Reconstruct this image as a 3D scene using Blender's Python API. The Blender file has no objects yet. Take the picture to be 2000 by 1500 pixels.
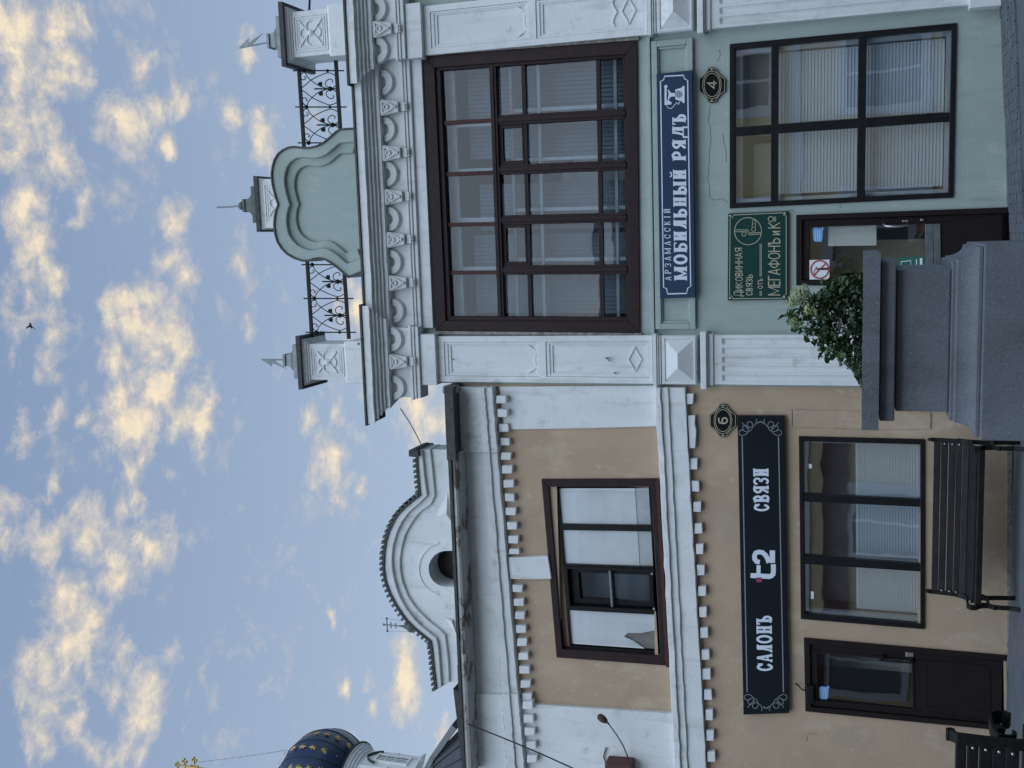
import bpy, bmesh, math, random
from mathutils import Vector, Matrix
random.seed(7)
S = bpy.context.scene
C = S.collection
# ------------------------------------------------------------------ camera
FPX, EYE, DIST = 2080.0, 1.65, 12.91526
R = ((0.9904188494, -0.0336065292, -0.1339444060), (0.1377496193, 0.3090742529, 0.9410091119), (0.0097747167, -0.9504439528, 0.3107422525))
cam_d = bpy.data.cameras.new('camera'); cam = bpy.data.objects.new('camera', cam_d); C.objects.link(cam)
cam_d.sensor_width = 36.0; cam_d.lens = FPX / 2000 * 36; cam_d.clip_end = 3000
cam.matrix_world = Matrix(((R[0][1], R[0][0], -R[0][2], 0), (R[1][1], R[1][0], -R[1][2], -DIST), (R[2][1], R[2][0], -R[2][2], EYE), (0, 0, 0, 1)))
S.camera = cam
# ------------------------------------------------------------------ world: sky with evening clouds
SKY_EL, SKY_AZ = math.radians(48), math.radians(170)
W = bpy.data.worlds.new('World'); S.world = W; W.use_nodes = True
wn, wl = W.node_tree.nodes, W.node_tree.links
wn.clear()
SKY_STRENGTH = 0.10
def wnode(t, **k):
    n = wn.new(t)
    for a, b in k.items(): setattr(n, a, b)
    return n
def wmath(op, a, b=None, c=None, clamp=False):
    n = wnode('ShaderNodeMath', operation=op, use_clamp=clamp)
    for i, v in enumerate((a, b, c)):
        if v is None: continue
        if isinstance(v, (int, float)): n.inputs[i].default_value = v
        else: wl.new(v, n.inputs[i])
    return n.outputs[0]
def wvec(op, a, b=None, c=None):
    n = wnode('ShaderNodeVectorMath', operation=op)
    for i, v in enumerate((a, b, c)):
        if v is None: continue
        if isinstance(v, (tuple, list)): n.inputs[i].default_value = v
        else: wl.new(v, n.inputs[i])
    return n
def wmix(fac, a, b):
    n = wnode('ShaderNodeMix', data_type='RGBA')
    for i, v in ((0, fac), (6, a), (7, b)):
        if isinstance(v, (int, float)): n.inputs[i].default_value = v
        elif isinstance(v, tuple): n.inputs[i].default_value = v + (1,)
        else: wl.new(v, n.inputs[i])
    return n.outputs[2]
sky = wnode('ShaderNodeTexSky', sky_type='NISHITA', sun_disc=False, sun_elevation=SKY_EL, sun_rotation=SKY_AZ, air_density=1.0, dust_density=0.6, ozone_density=1.0)
coord = wnode('ShaderNodeTexCoord').outputs['Generated']
d_r = wvec('DOT_PRODUCT', coord, (R[0][0], R[1][0], R[2][0])).outputs['Value']
d_d = wvec('DOT_PRODUCT', coord, (R[0][1], R[1][1], R[2][1])).outputs['Value']
d_f = wvec('DOT_PRODUCT', coord, (R[0][2], R[1][2], R[2][2])).outputs['Value']
front = wmath('MULTIPLY', wmath('SUBTRACT', d_f, 0.76), 14.0, clamp=True)
dfm = wmath('MAXIMUM', d_f, 0.3)
comb = wnode('ShaderNodeCombineXYZ')
wl.new(wmath('DIVIDE', d_r, dfm), comb.inputs[0]); wl.new(wmath('DIVIDE', d_d, dfm), comb.inputs[1])
chart = comb.outputs[0]
def wnoise(vec, scale, detail, rough, dist=0.0):
    n = wnode('ShaderNodeTexNoise'); n.inputs['Scale'].default_value = scale; n.inputs['Detail'].default_value = detail
    n.inputs['Roughness'].default_value = rough; n.inputs['Distortion'].default_value = dist; wl.new(vec, n.inputs['Vector']); return n
warp = wvec('SUBTRACT', wnoise(coord, 7, 4, .6).outputs['Color'], (.5, .5, .5)).outputs[0]
chart_w = wvec('MULTIPLY_ADD', warp, (.075, .075, 0), chart).outputs[0]
CLOUDS = [(40, 40, 70, 90, 1), (110, 60, 60, 70, .9), (130, 150, 40, 90, .9), (60, 150, 60, 70, 1), (70, 230, 70, 80, .9), (110, 310, 40, 70, .8), (20, 300, 35, 40, .9),
          (30, 400, 55, 70, .9), (70, 470, 50, 60, .8), (110, 530, 28, 45, .8), (150, 420, 26, 40, .75), (15, 590, 25, 45, .7), (85, 620, 45, 60, .62), (70, 710, 40, 50, .5),
          (245, 250, 58, 48, 1), (270, 150, 28, 48, 1), (315, 205, 45, 34, .9), (335, 300, 18, 22, .9), (395, 165, 14, 14, .7),
          (350, 440, 28, 42, .9), (335, 520, 45, 32, .9), (380, 550, 30, 28, .8), (265, 590, 50, 40, 1), (280, 655, 45, 55, 1), (215, 710, 30, 32, .9), (352, 675, 36, 60, 1),
          (290, 770, 70, 45, 1), (240, 830, 55, 75, 1.05), (250, 910, 28, 38, .9), (375, 815, 48, 68, 1.1), (330, 932, 24, 20, .8), (350, 972, 14, 18, .8),
          (90, 1050, 45, 60, .9), (170, 1040, 60, 60, 1), (270, 1060, 48, 48, .9), (225, 1130, 36, 60, .9), (240, 990, 30, 40, .8), (125, 1170, 48, 55, 1), (150, 1240, 60, 70, 1.05), (90, 1330, 48, 80, .95),
          (65, 1420, 36, 60, .85), (215, 1260, 24, 55, .8), (320, 1252, 26, 24, .85), (275, 1360, 46, 85, 1.05), (215, 1340, 20, 60, .75), (135, 1400, 26, 70, .85), (180, 1460, 30, 40, .8), (260, 1460, 40, 40, .8),
          (530, 262, 26, 56, .95), (482, 108, 18, 42, .9), (480, 250, 20, 34, .6), (520, 370, 14, 14, .6), (490, 510, 18, 44, .62), (485, 640, 10, 24, .6),
          (600, 830, 18, 40, .8), (650, 880, 36, 60, .85), (670, 970, 34, 50, .85), (725, 960, 16, 28, .85), (800, 800, 40, 60, .9), (840, 830, 30, 40, .9), (690, 600, 34, 50, .8),
          (792, 1320, 28, 70, 1.1), (785, 1270, 20, 34, .9), (640, 1200, 9, 26, .75), (715, 1322, 10, 28, .75), (680, 1340, 8, 22, .7), (875, 1450, 26, 40, 1), (725, 1385, 10, 22, .6),
          (108, 805, 14, 34, .85), (58, 845, 32, 34, .8), (108, 945, 14, 16, .75), (15, 1050, 26, 50, .8), (150, 815, 14, 18, .65), (30, 980, 26, 40, .6), (670, 690, 40, 40, .55)]
acc = None
for cx, cy, rx, ry, wgt in CLOUDS:
    u, v = (1500 - cy - 750) / FPX, (cx - 1000) / FPX
    ru, rv = ry * 1.75 / FPX, rx * 1.75 / FPX
    ln = wvec('LENGTH', wvec('MULTIPLY_ADD', chart_w, (1 / ru, 1 / rv, 0), (-u / ru, -v / rv, 0)).outputs[0]).outputs['Value']
    b = wmath('MULTIPLY', wmath('SUBTRACT', 1.0, ln, clamp=True), wgt)
    acc = b if acc is None else wmath('SMOOTH_MAX', acc, b, .12)
stretch = wnode('ShaderNodeMapping'); stretch.inputs['Scale'].default_value = (1, 1, 1.7); stretch.inputs['Rotation'].default_value = (0, .35, 0); wl.new(coord, stretch.inputs[0])
K = 1 / SKY_STRENGTH
sepz = wnode('ShaderNodeSeparateXYZ'); wl.new(coord, sepz.inputs[0])
elev = wmath('MULTIPLY', wmath('SUBTRACT', sepz.outputs[2], .30), 2.4, clamp=True)
veil = wmix(.66, sky.outputs[0], wmix(elev, (.56 * K, .68 * K, .83 * K), (.31 * K, .425 * K, .635 * K)))     # thin high veil over the Nishita blue
def cloud_sky(base, fb, fb2):
    den = wmath('ADD', wmath('MULTIPLY', base, 1.35), wmath('ADD', wmath('MULTIPLY', wmath('SUBTRACT', fb, .5), 3.3), wmath('MULTIPLY', wmath('SUBTRACT', fb2, .5), 1.5)))
    den = wmath('MULTIPLY', wmath('SUBTRACT', den, .26), .92, clamp=True)
    den = wmath('MULTIPLY', den, wmath('MULTIPLY', base, 6.0, clamp=True))
    thick = wmath('ADD', wmath('MULTIPLY', den, .62), wmath('MULTIPLY', wmath('SUBTRACT', fb2, .46), 2.4), clamp=True)
    ccol = wmix(thick, (.55 * K, .53 * K, .53 * K), (.98 * K, .83 * K, .60 * K))
    return wmix(wmath('MULTIPLY', wmath('POWER', den, .9), .93), veil, ccol)
fb = wnoise(stretch.outputs[0], 17, 10, .68, .4).outputs['Fac']
fb2 = wnoise(stretch.outputs[0], 38, 6, .62, .3).outputs['Fac']
streaks = wmath('MULTIPLY', wmath('SUBTRACT', wnoise(stretch.outputs[0], 6, 5, .6, .5).outputs['Fac'], .50), 1.6, clamp=True)
near_sky = cloud_sky(wmath('MAXIMUM', acc, wmath('MULTIPLY', streaks, .55)), fb, fb2)
far_b = wmath('MULTIPLY', wmath('SUBTRACT', wnoise(stretch.outputs[0], 3.4, 4, .55).outputs['Fac'], .45), 2.2, clamp=True)
far_sky = cloud_sky(far_b, wnoise(stretch.outputs[0], 14, 3, .6).outputs['Fac'], far_b)
bg1 = wnode('ShaderNodeBackground'); bg1.inputs['Strength'].default_value = SKY_STRENGTH; wl.new(far_sky, bg1.inputs['Color'])
bg2 = wnode('ShaderNodeBackground'); bg2.inputs['Strength'].default_value = SKY_STRENGTH; wl.new(near_sky, bg2.inputs['Color'])
bg = wnode('ShaderNodeMixShader'); wl.new(front, bg.inputs[0]); wl.new(bg1.outputs[0], bg.inputs[1]); wl.new(bg2.outputs[0], bg.inputs[2])
wo = wnode('ShaderNodeOutputWorld'); wl.new(bg.outputs[0], wo.inputs['Surface'])
# ------------------------------------------------------------------ sun (veiled evening light: very soft)
sd = bpy.data.lights.new('sun', 'SUN'); sd.energy = 2.25; sd.angle = math.radians(72); sd.color = (.75, .87, 1.0)
sun = bpy.data.objects.new('sun', sd); C.objects.link(sun)
sdir = Vector((math.sin(SKY_AZ) * math.cos(SKY_EL), math.cos(SKY_AZ) * math.cos(SKY_EL), math.sin(SKY_EL)))
sun.rotation_euler = sdir.to_track_quat('Z', 'Y').to_euler(); sun.location = (0, -8, 20)
S.view_settings.view_transform = 'Standard'; S.view_settings.look = 'None'; S.view_settings.gamma = 1.0; S.view_settings.use_curve_mapping = False
S.view_settings.exposure = 0.0

# ------------------------------------------------------------------ measuring: a pixel of the survey photograph to a point at depth Y
def P(x, y, Y=0.0):
    a, b = (750 - y) / FPX, (x - 1000) / FPX
    d = [R[i][0] * a + R[i][1] * b + R[i][2] for i in range(3)]
    t = (Y + DIST) / d[1]
    return Vector((d[0] * t, Y, EYE + d[2] * t))
def lerp(a, b, t): return a + (b - a) * t
# ------------------------------------------------------------------ materials
MATS = {}
def mat(name, col, rough=.6, metal=0.0, col2=None, scale=3.0, detail=6, lo=.35, hi=.65, bump=0.0, bscale=60.0, streak=False, spec=.5, extra=None):
    m = bpy.data.materials.new(name); m.use_nodes = True
    nt = m.node_tree; n, l = nt.nodes, nt.links
    b = n['Principled BSDF']; b.inputs['Roughness'].default_value = rough; b.inputs['Metallic'].default_value = metal
    b.inputs['Specular IOR Level'].default_value = spec
    geo = n.new('ShaderNodeNewGeometry').outputs['Position']
    def noise(s, d=6, r=.6, vec=geo):
        t = n.new('ShaderNodeTexNoise'); t.inputs['Scale'].default_value = s; t.inputs['Detail'].default_value = d; t.inputs['Roughness'].default_value = r
        l.new(vec, t.inputs['Vector']); return t.outputs['Fac']
    def ramp(f, a, c):
        t = n.new('ShaderNodeMapRange'); t.inputs['From Min'].default_value = a; t.inputs['From Max'].default_value = c; l.new(f, t.inputs['Value']); return t.outputs['Result']
    def mixc(f, a, c):
        t = n.new('ShaderNodeMix'); t.data_type = 'RGBA'
        if isinstance(f, float): t.inputs[0].default_value = f
        else: l.new(f, t.inputs[0])
        for i, v in ((6, a), (7, c)):
            if isinstance(v, tuple): t.inputs[i].default_value = v + (1,)
            else: l.new(v, t.inputs[i])
        return t.outputs[2]
    vec = geo
    if streak:
        mp = n.new('ShaderNodeMapping'); mp.inputs['Scale'].default_value = (1, 1, .22); l.new(geo, mp.inputs[0]); vec = mp.outputs[0]
    c = col
    if col2: c = mixc(ramp(noise(scale, detail, .6, vec), lo, hi), col, col2)
    for (ec, es, elo, ehi, est) in (extra or []):
        v2 = geo
        if est:
            mp = n.new('ShaderNodeMapping'); mp.inputs['Scale'].default_value = est; l.new(geo, mp.inputs[0]); v2 = mp.outputs[0]
        c = mixc(ramp(noise(es, 8, .65, v2), elo, ehi), c, ec)
    if isinstance(c, tuple): b.inputs['Base Color'].default_value = c + (1,)
    else: l.new(c, b.inputs['Base Color'])
    if bump:
        bp = n.new('ShaderNodeBump'); bp.inputs['Strength'].default_value = bump; bp.inputs['Distance'].default_value = .01
        l.new(noise(bscale, 6, .65), bp.inputs['Height']); l.new(bp.outputs[0], b.inputs['Normal'])
    MATS[name] = m
    return m
white = mat('white_plaster', (.74, .755, .76), .9, col2=(.66, .68, .69), scale=2.5, bump=.5, bscale=45, streak=True,
            extra=[((.56, .58, .58), 7, .54, .74, None), ((.55, .56, .54), 7, .56, .72, (1, 1, .10)), ((.45, .45, .42), 3.2, .62, .74, None), ((.40, .38, .33), 34, .69, .78, None)])
greenp = mat('green_plaster', (.37, .435, .41), .92, col2=(.315, .385, .365), scale=1.6, bump=.55, bscale=40, streak=True,
             extra=[((.42, .48, .46), 4, .55, .72, (1, 1, .5)), ((.27, .335, .315), 6, .57, .73, (1, 1, .12)), ((.33, .38, .34), 1.4, .54, .70, None), ((.20, .25, .22), 26, .70, .80, None)])
orangep = mat('ochre_plaster', (.46, .345, .24), .92, col2=(.40, .30, .212), scale=1.3, bump=.45, bscale=40,
              extra=[((.50, .405, .30), 2.4, .53, .68, (1, 1, .6)), ((.385, .305, .225), 1.0, .52, .66, None), ((.52, .46, .37), 5.5, .59, .72, None), ((.40, .31, .22), 7, .58, .72, (1, 1, .12)), ((.31, .24, .17), 24, .69, .78, None)])
rough_plaster = mat('rough_cement', (.34, .32, .29), .95, col2=(.16, .15, .14), scale=16, bump=1.0, bscale=30)
wood = mat('brown_painted_wood', (.036, .022, .023), .5, col2=(.024, .0155, .016), scale=14, bump=.25, bscale=60, extra=[((.10, .06, .05), 30, .70, .8, (1, 1, .15))], spec=.15)
wood2 = mat('red_brown_painted_wood', (.075, .033, .029), .5, col2=(.05, .024, .022), scale=14, bump=.25, bscale=60, spec=.15)
black = mat('black_profile', (.011, .012, .014), .35, col2=(.016, .017, .019), scale=9, spec=.15)
doorm = mat('dark_brown_door_paint', (.016, .0115, .0125), .45, col2=(.02, .0145, .015), scale=5, bump=.08, bscale=90, spec=.15)
sashw = mat('white_sash_paint', (.40, .42, .43), .6, col2=(.32, .34, .35), scale=8)
blindm = mat('white_blind', (.66, .68, .70), .6)
blindg = mat('grey_slat', (.15, .175, .20), .7, col2=(.10, .12, .14), scale=1.6)
paper = mat('white_window_paper', (.76, .77, .78), .7, col2=(.66, .68, .70), scale=2.2, bump=.6, bscale=6)
sillm = mat('white_reveal', (.62, .64, .65), .8, col2=(.5, .52, .53), scale=5)
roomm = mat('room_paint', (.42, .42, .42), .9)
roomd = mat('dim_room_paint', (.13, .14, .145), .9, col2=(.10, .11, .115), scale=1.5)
backm = mat('grey_backing', (.27, .26, .235), .9, col2=(.20, .195, .18), scale=3)
creamm = mat('room_cream', (.52, .45, .33), .9, col2=(.42, .37, .28), scale=2)
flash = mat('dark_flashing', (.022, .024, .024), .55, metal=.3, col2=(.05, .05, .047), scale=12)
gutterm = mat('worn_gutter_paint', (.42, .43, .43), .6, col2=(.36, .36, .35), scale=6, extra=[((.10, .085, .075), 4.5, .53, .60, (.5, 1, 1)), ((.16, .10, .07), 18, .66, .72, None)])
iron = mat('black_iron', (.012, .013, .013), .5, metal=.2, col2=(.022, .022, .02), scale=30, spec=.15)
grey_metal = mat('zinc_grey', (.20, .22, .23), .45, metal=.5, col2=(.13, .145, .15), scale=10)
green_cap = mat('old_green_paint', (.085, .115, .10), .6, col2=(.05, .06, .05), scale=10)
bluem = mat('blue_sign_paint', (.024, .045, .088), .45, col2=(.028, .050, .097), scale=2, spec=.15)
signblack = mat('black_sign_face', (.008, .0125, .0165), .35, col2=(.010, .0145, .022), scale=2, spec=.15)
signgreen = mat('dark_green_sign', (.010, .045, .040), .4, col2=(.012, .05, .045), scale=2, spec=.15)
letterw = mat('sign_white', (.62, .68, .78), .5)
lettergold = mat('sign_pale_gold', (.44, .42, .30), .5)
silver = mat('sign_silver_trim', (.42, .48, .55), .25, metal=.7)
pinkm = mat('sign_pink', (.30, .035, .12), .5)
plate = mat('black_enamel', (.008, .009, .009), .3, spec=.15)
plate_gold = mat('enamel_pale_line', (.42, .40, .30), .5)
stick_white = mat('sticker_white', (.75, .77, .82), .5)
stick_red = mat('sticker_red', (.42, .03, .04), .5)
stick_black = mat('sticker_black', (.015, .015, .018), .5)
stick_blue = mat('sticker_blue', (.16, .40, .75), .5, col2=(.22, .48, .8), scale=30)
stick_teal = mat('sticker_teal', (.02, .13, .10), .5)
granite = mat('grey_granite', (.145, .162, .185), .75, col2=(.19, .21, .238), scale=2, bump=.25, bscale=160,
              extra=[((.115, .125, .14), 1.6, .52, .72, (1, 1, .5)), ((.33, .355, .39), 100, .56, .70, None), ((.06, .067, .075), 85, .57, .70, None)])
slatm = mat('dark_stained_slat', (.017, .017, .021), .5, col2=(.030, .027, .028), scale=10, bump=.2, bscale=80, extra=[((.075, .08, .09), 7, .62, .74, (.15, 1, 1))], spec=.15)
leafm = mat('leaf_green', (.055, .105, .038), .5, col2=(.09, .145, .055), scale=9)
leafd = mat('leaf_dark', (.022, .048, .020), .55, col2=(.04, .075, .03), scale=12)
stemm = mat('stem_green', (.05, .075, .03), .7)
flowm = mat('cream_petal', (.50, .54, .31), .7, col2=(.38, .44, .22), scale=40)
flowg = mat('green_petal', (.22, .33, .12), .7, col2=(.30, .38, .17), scale=40)
domem = mat('dome_blue', (.020, .042, .095), .35, metal=.2, col2=(.016, .034, .08), scale=1)
goldm = mat('gilding', (.46, .32, .10), .35, metal=.6)
slate_metal = mat('dark_roof_metal', (.035, .038, .044), .5, metal=.3, col2=(.05, .054, .06), scale=2)
asphalt = mat('pavement_asphalt', (.085, .10, .115), .9, col2=(.115, .13, .145), scale=3, bump=.6, bscale=60, extra=[((.05, .055, .06), 14, .6, .75, None)])
stonem = mat('paving_grey', (.12, .135, .155), .85, col2=(.085, .095, .11), scale=5, bump=.5, bscale=50, extra=[((.05, .055, .055), 20, .62, .74, None)])
jointm = mat('joint_grit', (.045, .045, .042), .95, bump=.6, bscale=60)
opp_wall = mat('yellow_plaster', (.80, .64, .36), .9, col2=(.75, .59, .33), scale=.8)
opp_white = mat('white_trim_paint', (.72, .73, .72), .8)
opp_dark = mat('dark_window_glass', (.15, .165, .18), .25)
winem = mat('wine_sign', (.085, .022, .03), .5)
rust = mat('rusted_metal', (.10, .055, .04), .8, col2=(.05, .035, .03), scale=30)
maroon = mat('maroon_sheet', (.085, .025, .025), .55)
featherm = mat('dark_feather', (.02, .02, .02), .8)
wirem = mat('old_wire', (.10, .08, .05), .7)
steel = mat('worn_steel', (.45, .46, .47), .3, metal=.8)
def glass_mat(name, refl, tint, bump=0.0, bscale=2.0):
    m = bpy.data.materials.new(name); m.use_nodes = True; n, l = m.node_tree.nodes, m.node_tree.links; n.clear()
    o = n.new('ShaderNodeOutputMaterial'); mx = n.new('ShaderNodeMixShader'); tr = n.new('ShaderNodeBsdfTransparent'); gl = n.new('ShaderNodeBsdfGlossy')
    tr.inputs[0].default_value = tint + (1,); gl.inputs['Roughness'].default_value = .015; gl.inputs['Color'].default_value = (.95, .97, 1, 1)
    lw = n.new('ShaderNodeLayerWeight'); lw.inputs['Blend'].default_value = .5
    pw = n.new('ShaderNodeMath'); pw.operation = 'POWER'; pw.inputs[1].default_value = 4; l.new(lw.outputs['Facing'], pw.inputs[0])
    ma = n.new('ShaderNodeMath'); ma.operation = 'MULTIPLY_ADD'; ma.inputs[1].default_value = .8; ma.inputs[2].default_value = refl; ma.use_clamp = True; l.new(pw.outputs[0], ma.inputs[0])
    l.new(ma.outputs[0], mx.inputs[0]); l.new(tr.outputs[0], mx.inputs[1]); l.new(gl.outputs[0], mx.inputs[2]); l.new(mx.outputs[0], o.inputs[0])
    if bump:
        t = n.new('ShaderNodeTexNoise'); t.inputs['Scale'].default_value = bscale; t.inputs['Detail'].default_value = 2
        g = n.new('ShaderNodeNewGeometry'); l.new(g.outputs['Position'], t.inputs['Vector'])
        b = n.new('ShaderNodeBump'); b.inputs['Strength'].default_value = bump; b.inputs['Distance'].default_value = .02
        l.new(t.outputs['Fac'], b.inputs['Height']); l.new(b.outputs[0], gl.inputs['Normal'])
    return m
glass = glass_mat('window_glass', .32, (.82, .88, .93), .06, 1.6)
glass_old = glass_mat('old_window_glass', .042, (.74, .82, .88), .10, 1.6)
glass_clear = glass_mat('clear_window_glass', .09, (.90, .92, .93), .08, 1.6)
glass_door = glass_mat('door_glass', .18, (.88, .9, .88), .05, 2.0)

# ------------------------------------------------------------------ mesh building
class MB:
    def __init__(s): s.v, s.f = [], []
    def add(s, vs, fs):
        o = len(s.v); s.v += [Vector(p) for p in vs]; s.f += [tuple(i + o for i in f) for f in fs]; return s
    def hexa(s, a, b):                      # two quads, front then back, both in the same order
        s.add(list(a) + list(b), [(0, 1, 2, 3), (7, 6, 5, 4), (0, 4, 5, 1), (1, 5, 6, 2), (2, 6, 7, 3), (3, 7, 4, 0)]); return s
    def box(s, x0, x1, y0, y1, z0, z1):
        return s.hexa([(x0, y0, z0), (x1, y0, z0), (x1, y0, z1), (x0, y0, z1)], [(x0, y1, z0), (x1, y1, z0), (x1, y1, z1), (x0, y1, z1)])
    def prism(s, pts, yb):                  # front polygon (3D points) pushed back along Y to yb (absolute)
        n = len(pts); pts = [Vector(p) for p in pts]
        back = [Vector((p.x, yb, p.z)) for p in pts]
        s.add(pts + back, [tuple(range(n)), tuple(range(2 * n - 1, n - 1, -1))] + [(i, i + n, (i + 1) % n + n, (i + 1) % n) for i in range(n)]); return s
    def pprism(s, px, yf, yb): return s.prism([P(x, y, yf) for x, y in px], yb)
    def loft(s, secs, closed=True, caps=True):
        n = len(secs[0]); vs = [p for sec in secs for p in sec]; fs = []
        for k in range(len(secs) - 1):
            for i in range(n if closed else n - 1):
                j = (i + 1) % n; fs.append((k * n + i, k * n + j, (k + 1) * n + j, (k + 1) * n + i))
        if caps and closed: fs += [tuple(range(n - 1, -1, -1)), tuple((len(secs) - 1) * n + i for i in range(n))]
        return s.add(vs, fs)
    def tube(s, pts, r, n=6, cap=True):
        pts = [Vector(p) for p in pts]; secs = []; prev = None
        for i, p in enumerate(pts):
            t = (pts[min(i + 1, len(pts) - 1)] - pts[max(i - 1, 0)]).normalized()
            a = prev if prev else (Vector((0, 0, 1)) if abs(t.z) < .9 else Vector((1, 0, 0)))
            u = (a - t * a.dot(t)).normalized(); w = t.cross(u); prev = u
            rr = r[i] if isinstance(r, (list, tuple)) else r
            secs.append([p + (u * math.cos(q) + w * math.sin(q)) * rr for q in [2 * math.pi * k / n for k in range(n)]])
        return s.loft(secs, True, cap)
    def strap(s, pts, wdir, w, th):         # rectangular bar along pts: wide w along wdir, th across
        pts = [Vector(p) for p in pts]; wd = Vector(wdir).normalized(); secs = []
        for i, p in enumerate(pts):
            t = (pts[min(i + 1, len(pts) - 1)] - pts[max(i - 1, 0)]).normalized(); nrm = t.cross(wd).normalized()
            secs.append([p + wd * w / 2 + nrm * th / 2, p - wd * w / 2 + nrm * th / 2, p - wd * w / 2 - nrm * th / 2, p + wd * w / 2 - nrm * th / 2])
        return s.loft(secs)
    def ball(s, c, r, nu=10, nv=6, sq=(1, 1, 1)):
        c = Vector(c); secs = []
        for j in range(nv + 1):
            a = math.pi * j / nv; rr = max(math.sin(a), .001)
            secs.append([c + Vector((rr * math.cos(2 * math.pi * i / nu) * r * sq[0], rr * math.sin(2 * math.pi * i / nu) * r * sq[1], math.cos(a) * r * sq[2])) for i in range(nu)])
        return s.loft(secs)
    def lathe(s, c, prof, n=24, sq=None):   # prof: (radius, z); sq: 4-sided when True
        c = Vector(c); secs = []
        for r, z in prof:
            if sq: secs.append([c + Vector((sx * r, sy * r, z)) for sx, sy in ((-1, -1), (1, -1), (1, 1), (-1, 1))])
            else: secs.append([c + Vector((r * math.cos(2 * math.pi * i / n), r * math.sin(2 * math.pi * i / n), z)) for i in range(n)])
        return s.loft(secs)
def link(name, me, parent=None, bevel=0.0):
    o = bpy.data.objects.new(name, me); C.objects.link(o)
    if parent: o.parent = parent
    if bevel:
        b = o.modifiers.new('bevel', 'BEVEL'); b.width = bevel; b.segments = 2; b.limit_method = 'ANGLE'; b.angle_limit = math.radians(40)
    return o
def obj(name, mb, m, parent=None, smooth=False, bevel=0.0, org=None):
    me = bpy.data.meshes.new(name)
    w = Vector((0, 0, 0))
    q = parent
    while q: w += q.location; q = q.parent
    loc = Vector(org) - w if org is not None else Vector((0, 0, 0))
    off = w + loc
    me.from_pydata([tuple(p - off) for p in mb.v], [], mb.f)
    bm = bmesh.new(); bm.from_mesh(me); bmesh.ops.recalc_face_normals(bm, faces=bm.faces); bm.to_mesh(me); bm.free()
    me.materials.append(m)
    if smooth: me.shade_smooth()
    o = link(name, me, parent, bevel); o.location = loc
    return o
def tag(o, label=None, cat=None, group=None, kind=None):
    if label: o['label'] = label
    if cat: o['category'] = cat
    if group: o['group'] = group
    if kind: o['kind'] = kind
    return o
def thing(name, loc, label, cat, group=None):
    o = bpy.data.objects.new(name, None); C.objects.link(o); o.location = loc; o.empty_display_size = .2
    return tag(o, label, cat, group)
def jit(a): return (random.random() - .5) * 2 * a
def rails(pr, pl, n=26, j=.004, back=.3):   # moulding between two px profiles [(x, y, Y)...]: right end, left end; closed to a back plane
    secs = []
    for k in range(n + 1):
        t = k / n; sec = []; jz = jit(j)
        for a, b in zip(pr, pl):
            p = P(*a).lerp(P(*b), t); sec.append(p + Vector((0, jit(j * .6), jz + jit(j * .5))))
        sec.append(Vector((sec[-1].x, back, sec[-1].z))); sec.append(Vector((sec[0].x, back, sec[0].z)))
        secs.append(sec)
    return MB().loft(secs)

# ------------------------------------------------------------------ window helper
class Quad:                                 # a window or sign by its four px corners
    def __init__(s, tl, tr, br, bl, Y): s.c = (tl, tr, br, bl); s.w = [P(x, y, Y) for x, y in (tl, tr, br, bl)]; s.Y = Y
    def S(s, x, y):
        tl, tr, br, bl = s.c
        l = lerp(tl[1], bl[1], (x - tl[0]) / (bl[0] - tl[0])); r = lerp(tr[1], br[1], (x - tr[0]) / (br[0] - tr[0]))
        return (l - y) / (l - r)
    def T(s, x, y):
        tl, tr, br, bl = s.c
        k = (tl[1] - y) / (tl[1] - tr[1]); t = lerp(tl[0], tr[0], k); b = lerp(bl[0], br[0], k)
        return (x - t) / (b - t)
    def pt(s, a, t, Y):
        a0 = s.w[0].lerp(s.w[1], a); b0 = s.w[3].lerp(s.w[2], a); p = a0.lerp(b0, t); return Vector((p.x, Y, p.z))
    def bar(s, mb, s0, s1, t0, t1, yf, yb):
        mb.hexa([s.pt(a, t, yf) for a, t in ((s0, t1), (s1, t1), (s1, t0), (s0, t0))], [s.pt(a, t, yb) for a, t in ((s0, t1), (s1, t1), (s1, t0), (s0, t0))])
    def ring(s, mb, o, i, yf, yb, yi=None):  # o, i = (s0, s1, t0, t1) outer and inner; mitred frame
        oc = [(o[0], o[2]), (o[1], o[2]), (o[1], o[3]), (o[0], o[3])]; ic = [(i[0], i[2]), (i[1], i[2]), (i[1], i[3]), (i[0], i[3])]
        yi = yf if yi is None else yi
        for k in range(4):
            q = [oc[k], oc[(k + 1) % 4], ic[(k + 1) % 4], ic[k]]; yy = [yf, yf, yi, yi]
            mb.hexa([s.pt(a, t, y) for (a, t), y in zip(q, yy)], [s.pt(a, t, yb) for a, t in q])
def pane(q, parent, s0, s1, t0, t1, Y, m, tilt=0.0, name='pane'):
    mb = MB(); a = [q.pt(u, t, Y) for u, t in ((s0, t1), (s1, t1), (s1, t0), (s0, t0))]
    h = a[3].z - a[0].z
    for i in (0, 1): a[i].y -= h * tilt / 2
    for i in (2, 3): a[i].y += h * tilt / 2
    mb.add(a, [(0, 1, 2, 3)])
    o = obj(name, mb, m, parent)
    if o.data.polygons[0].normal.y > 0: o.data.flip_normals()      # glass faces the street
    return o
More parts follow.
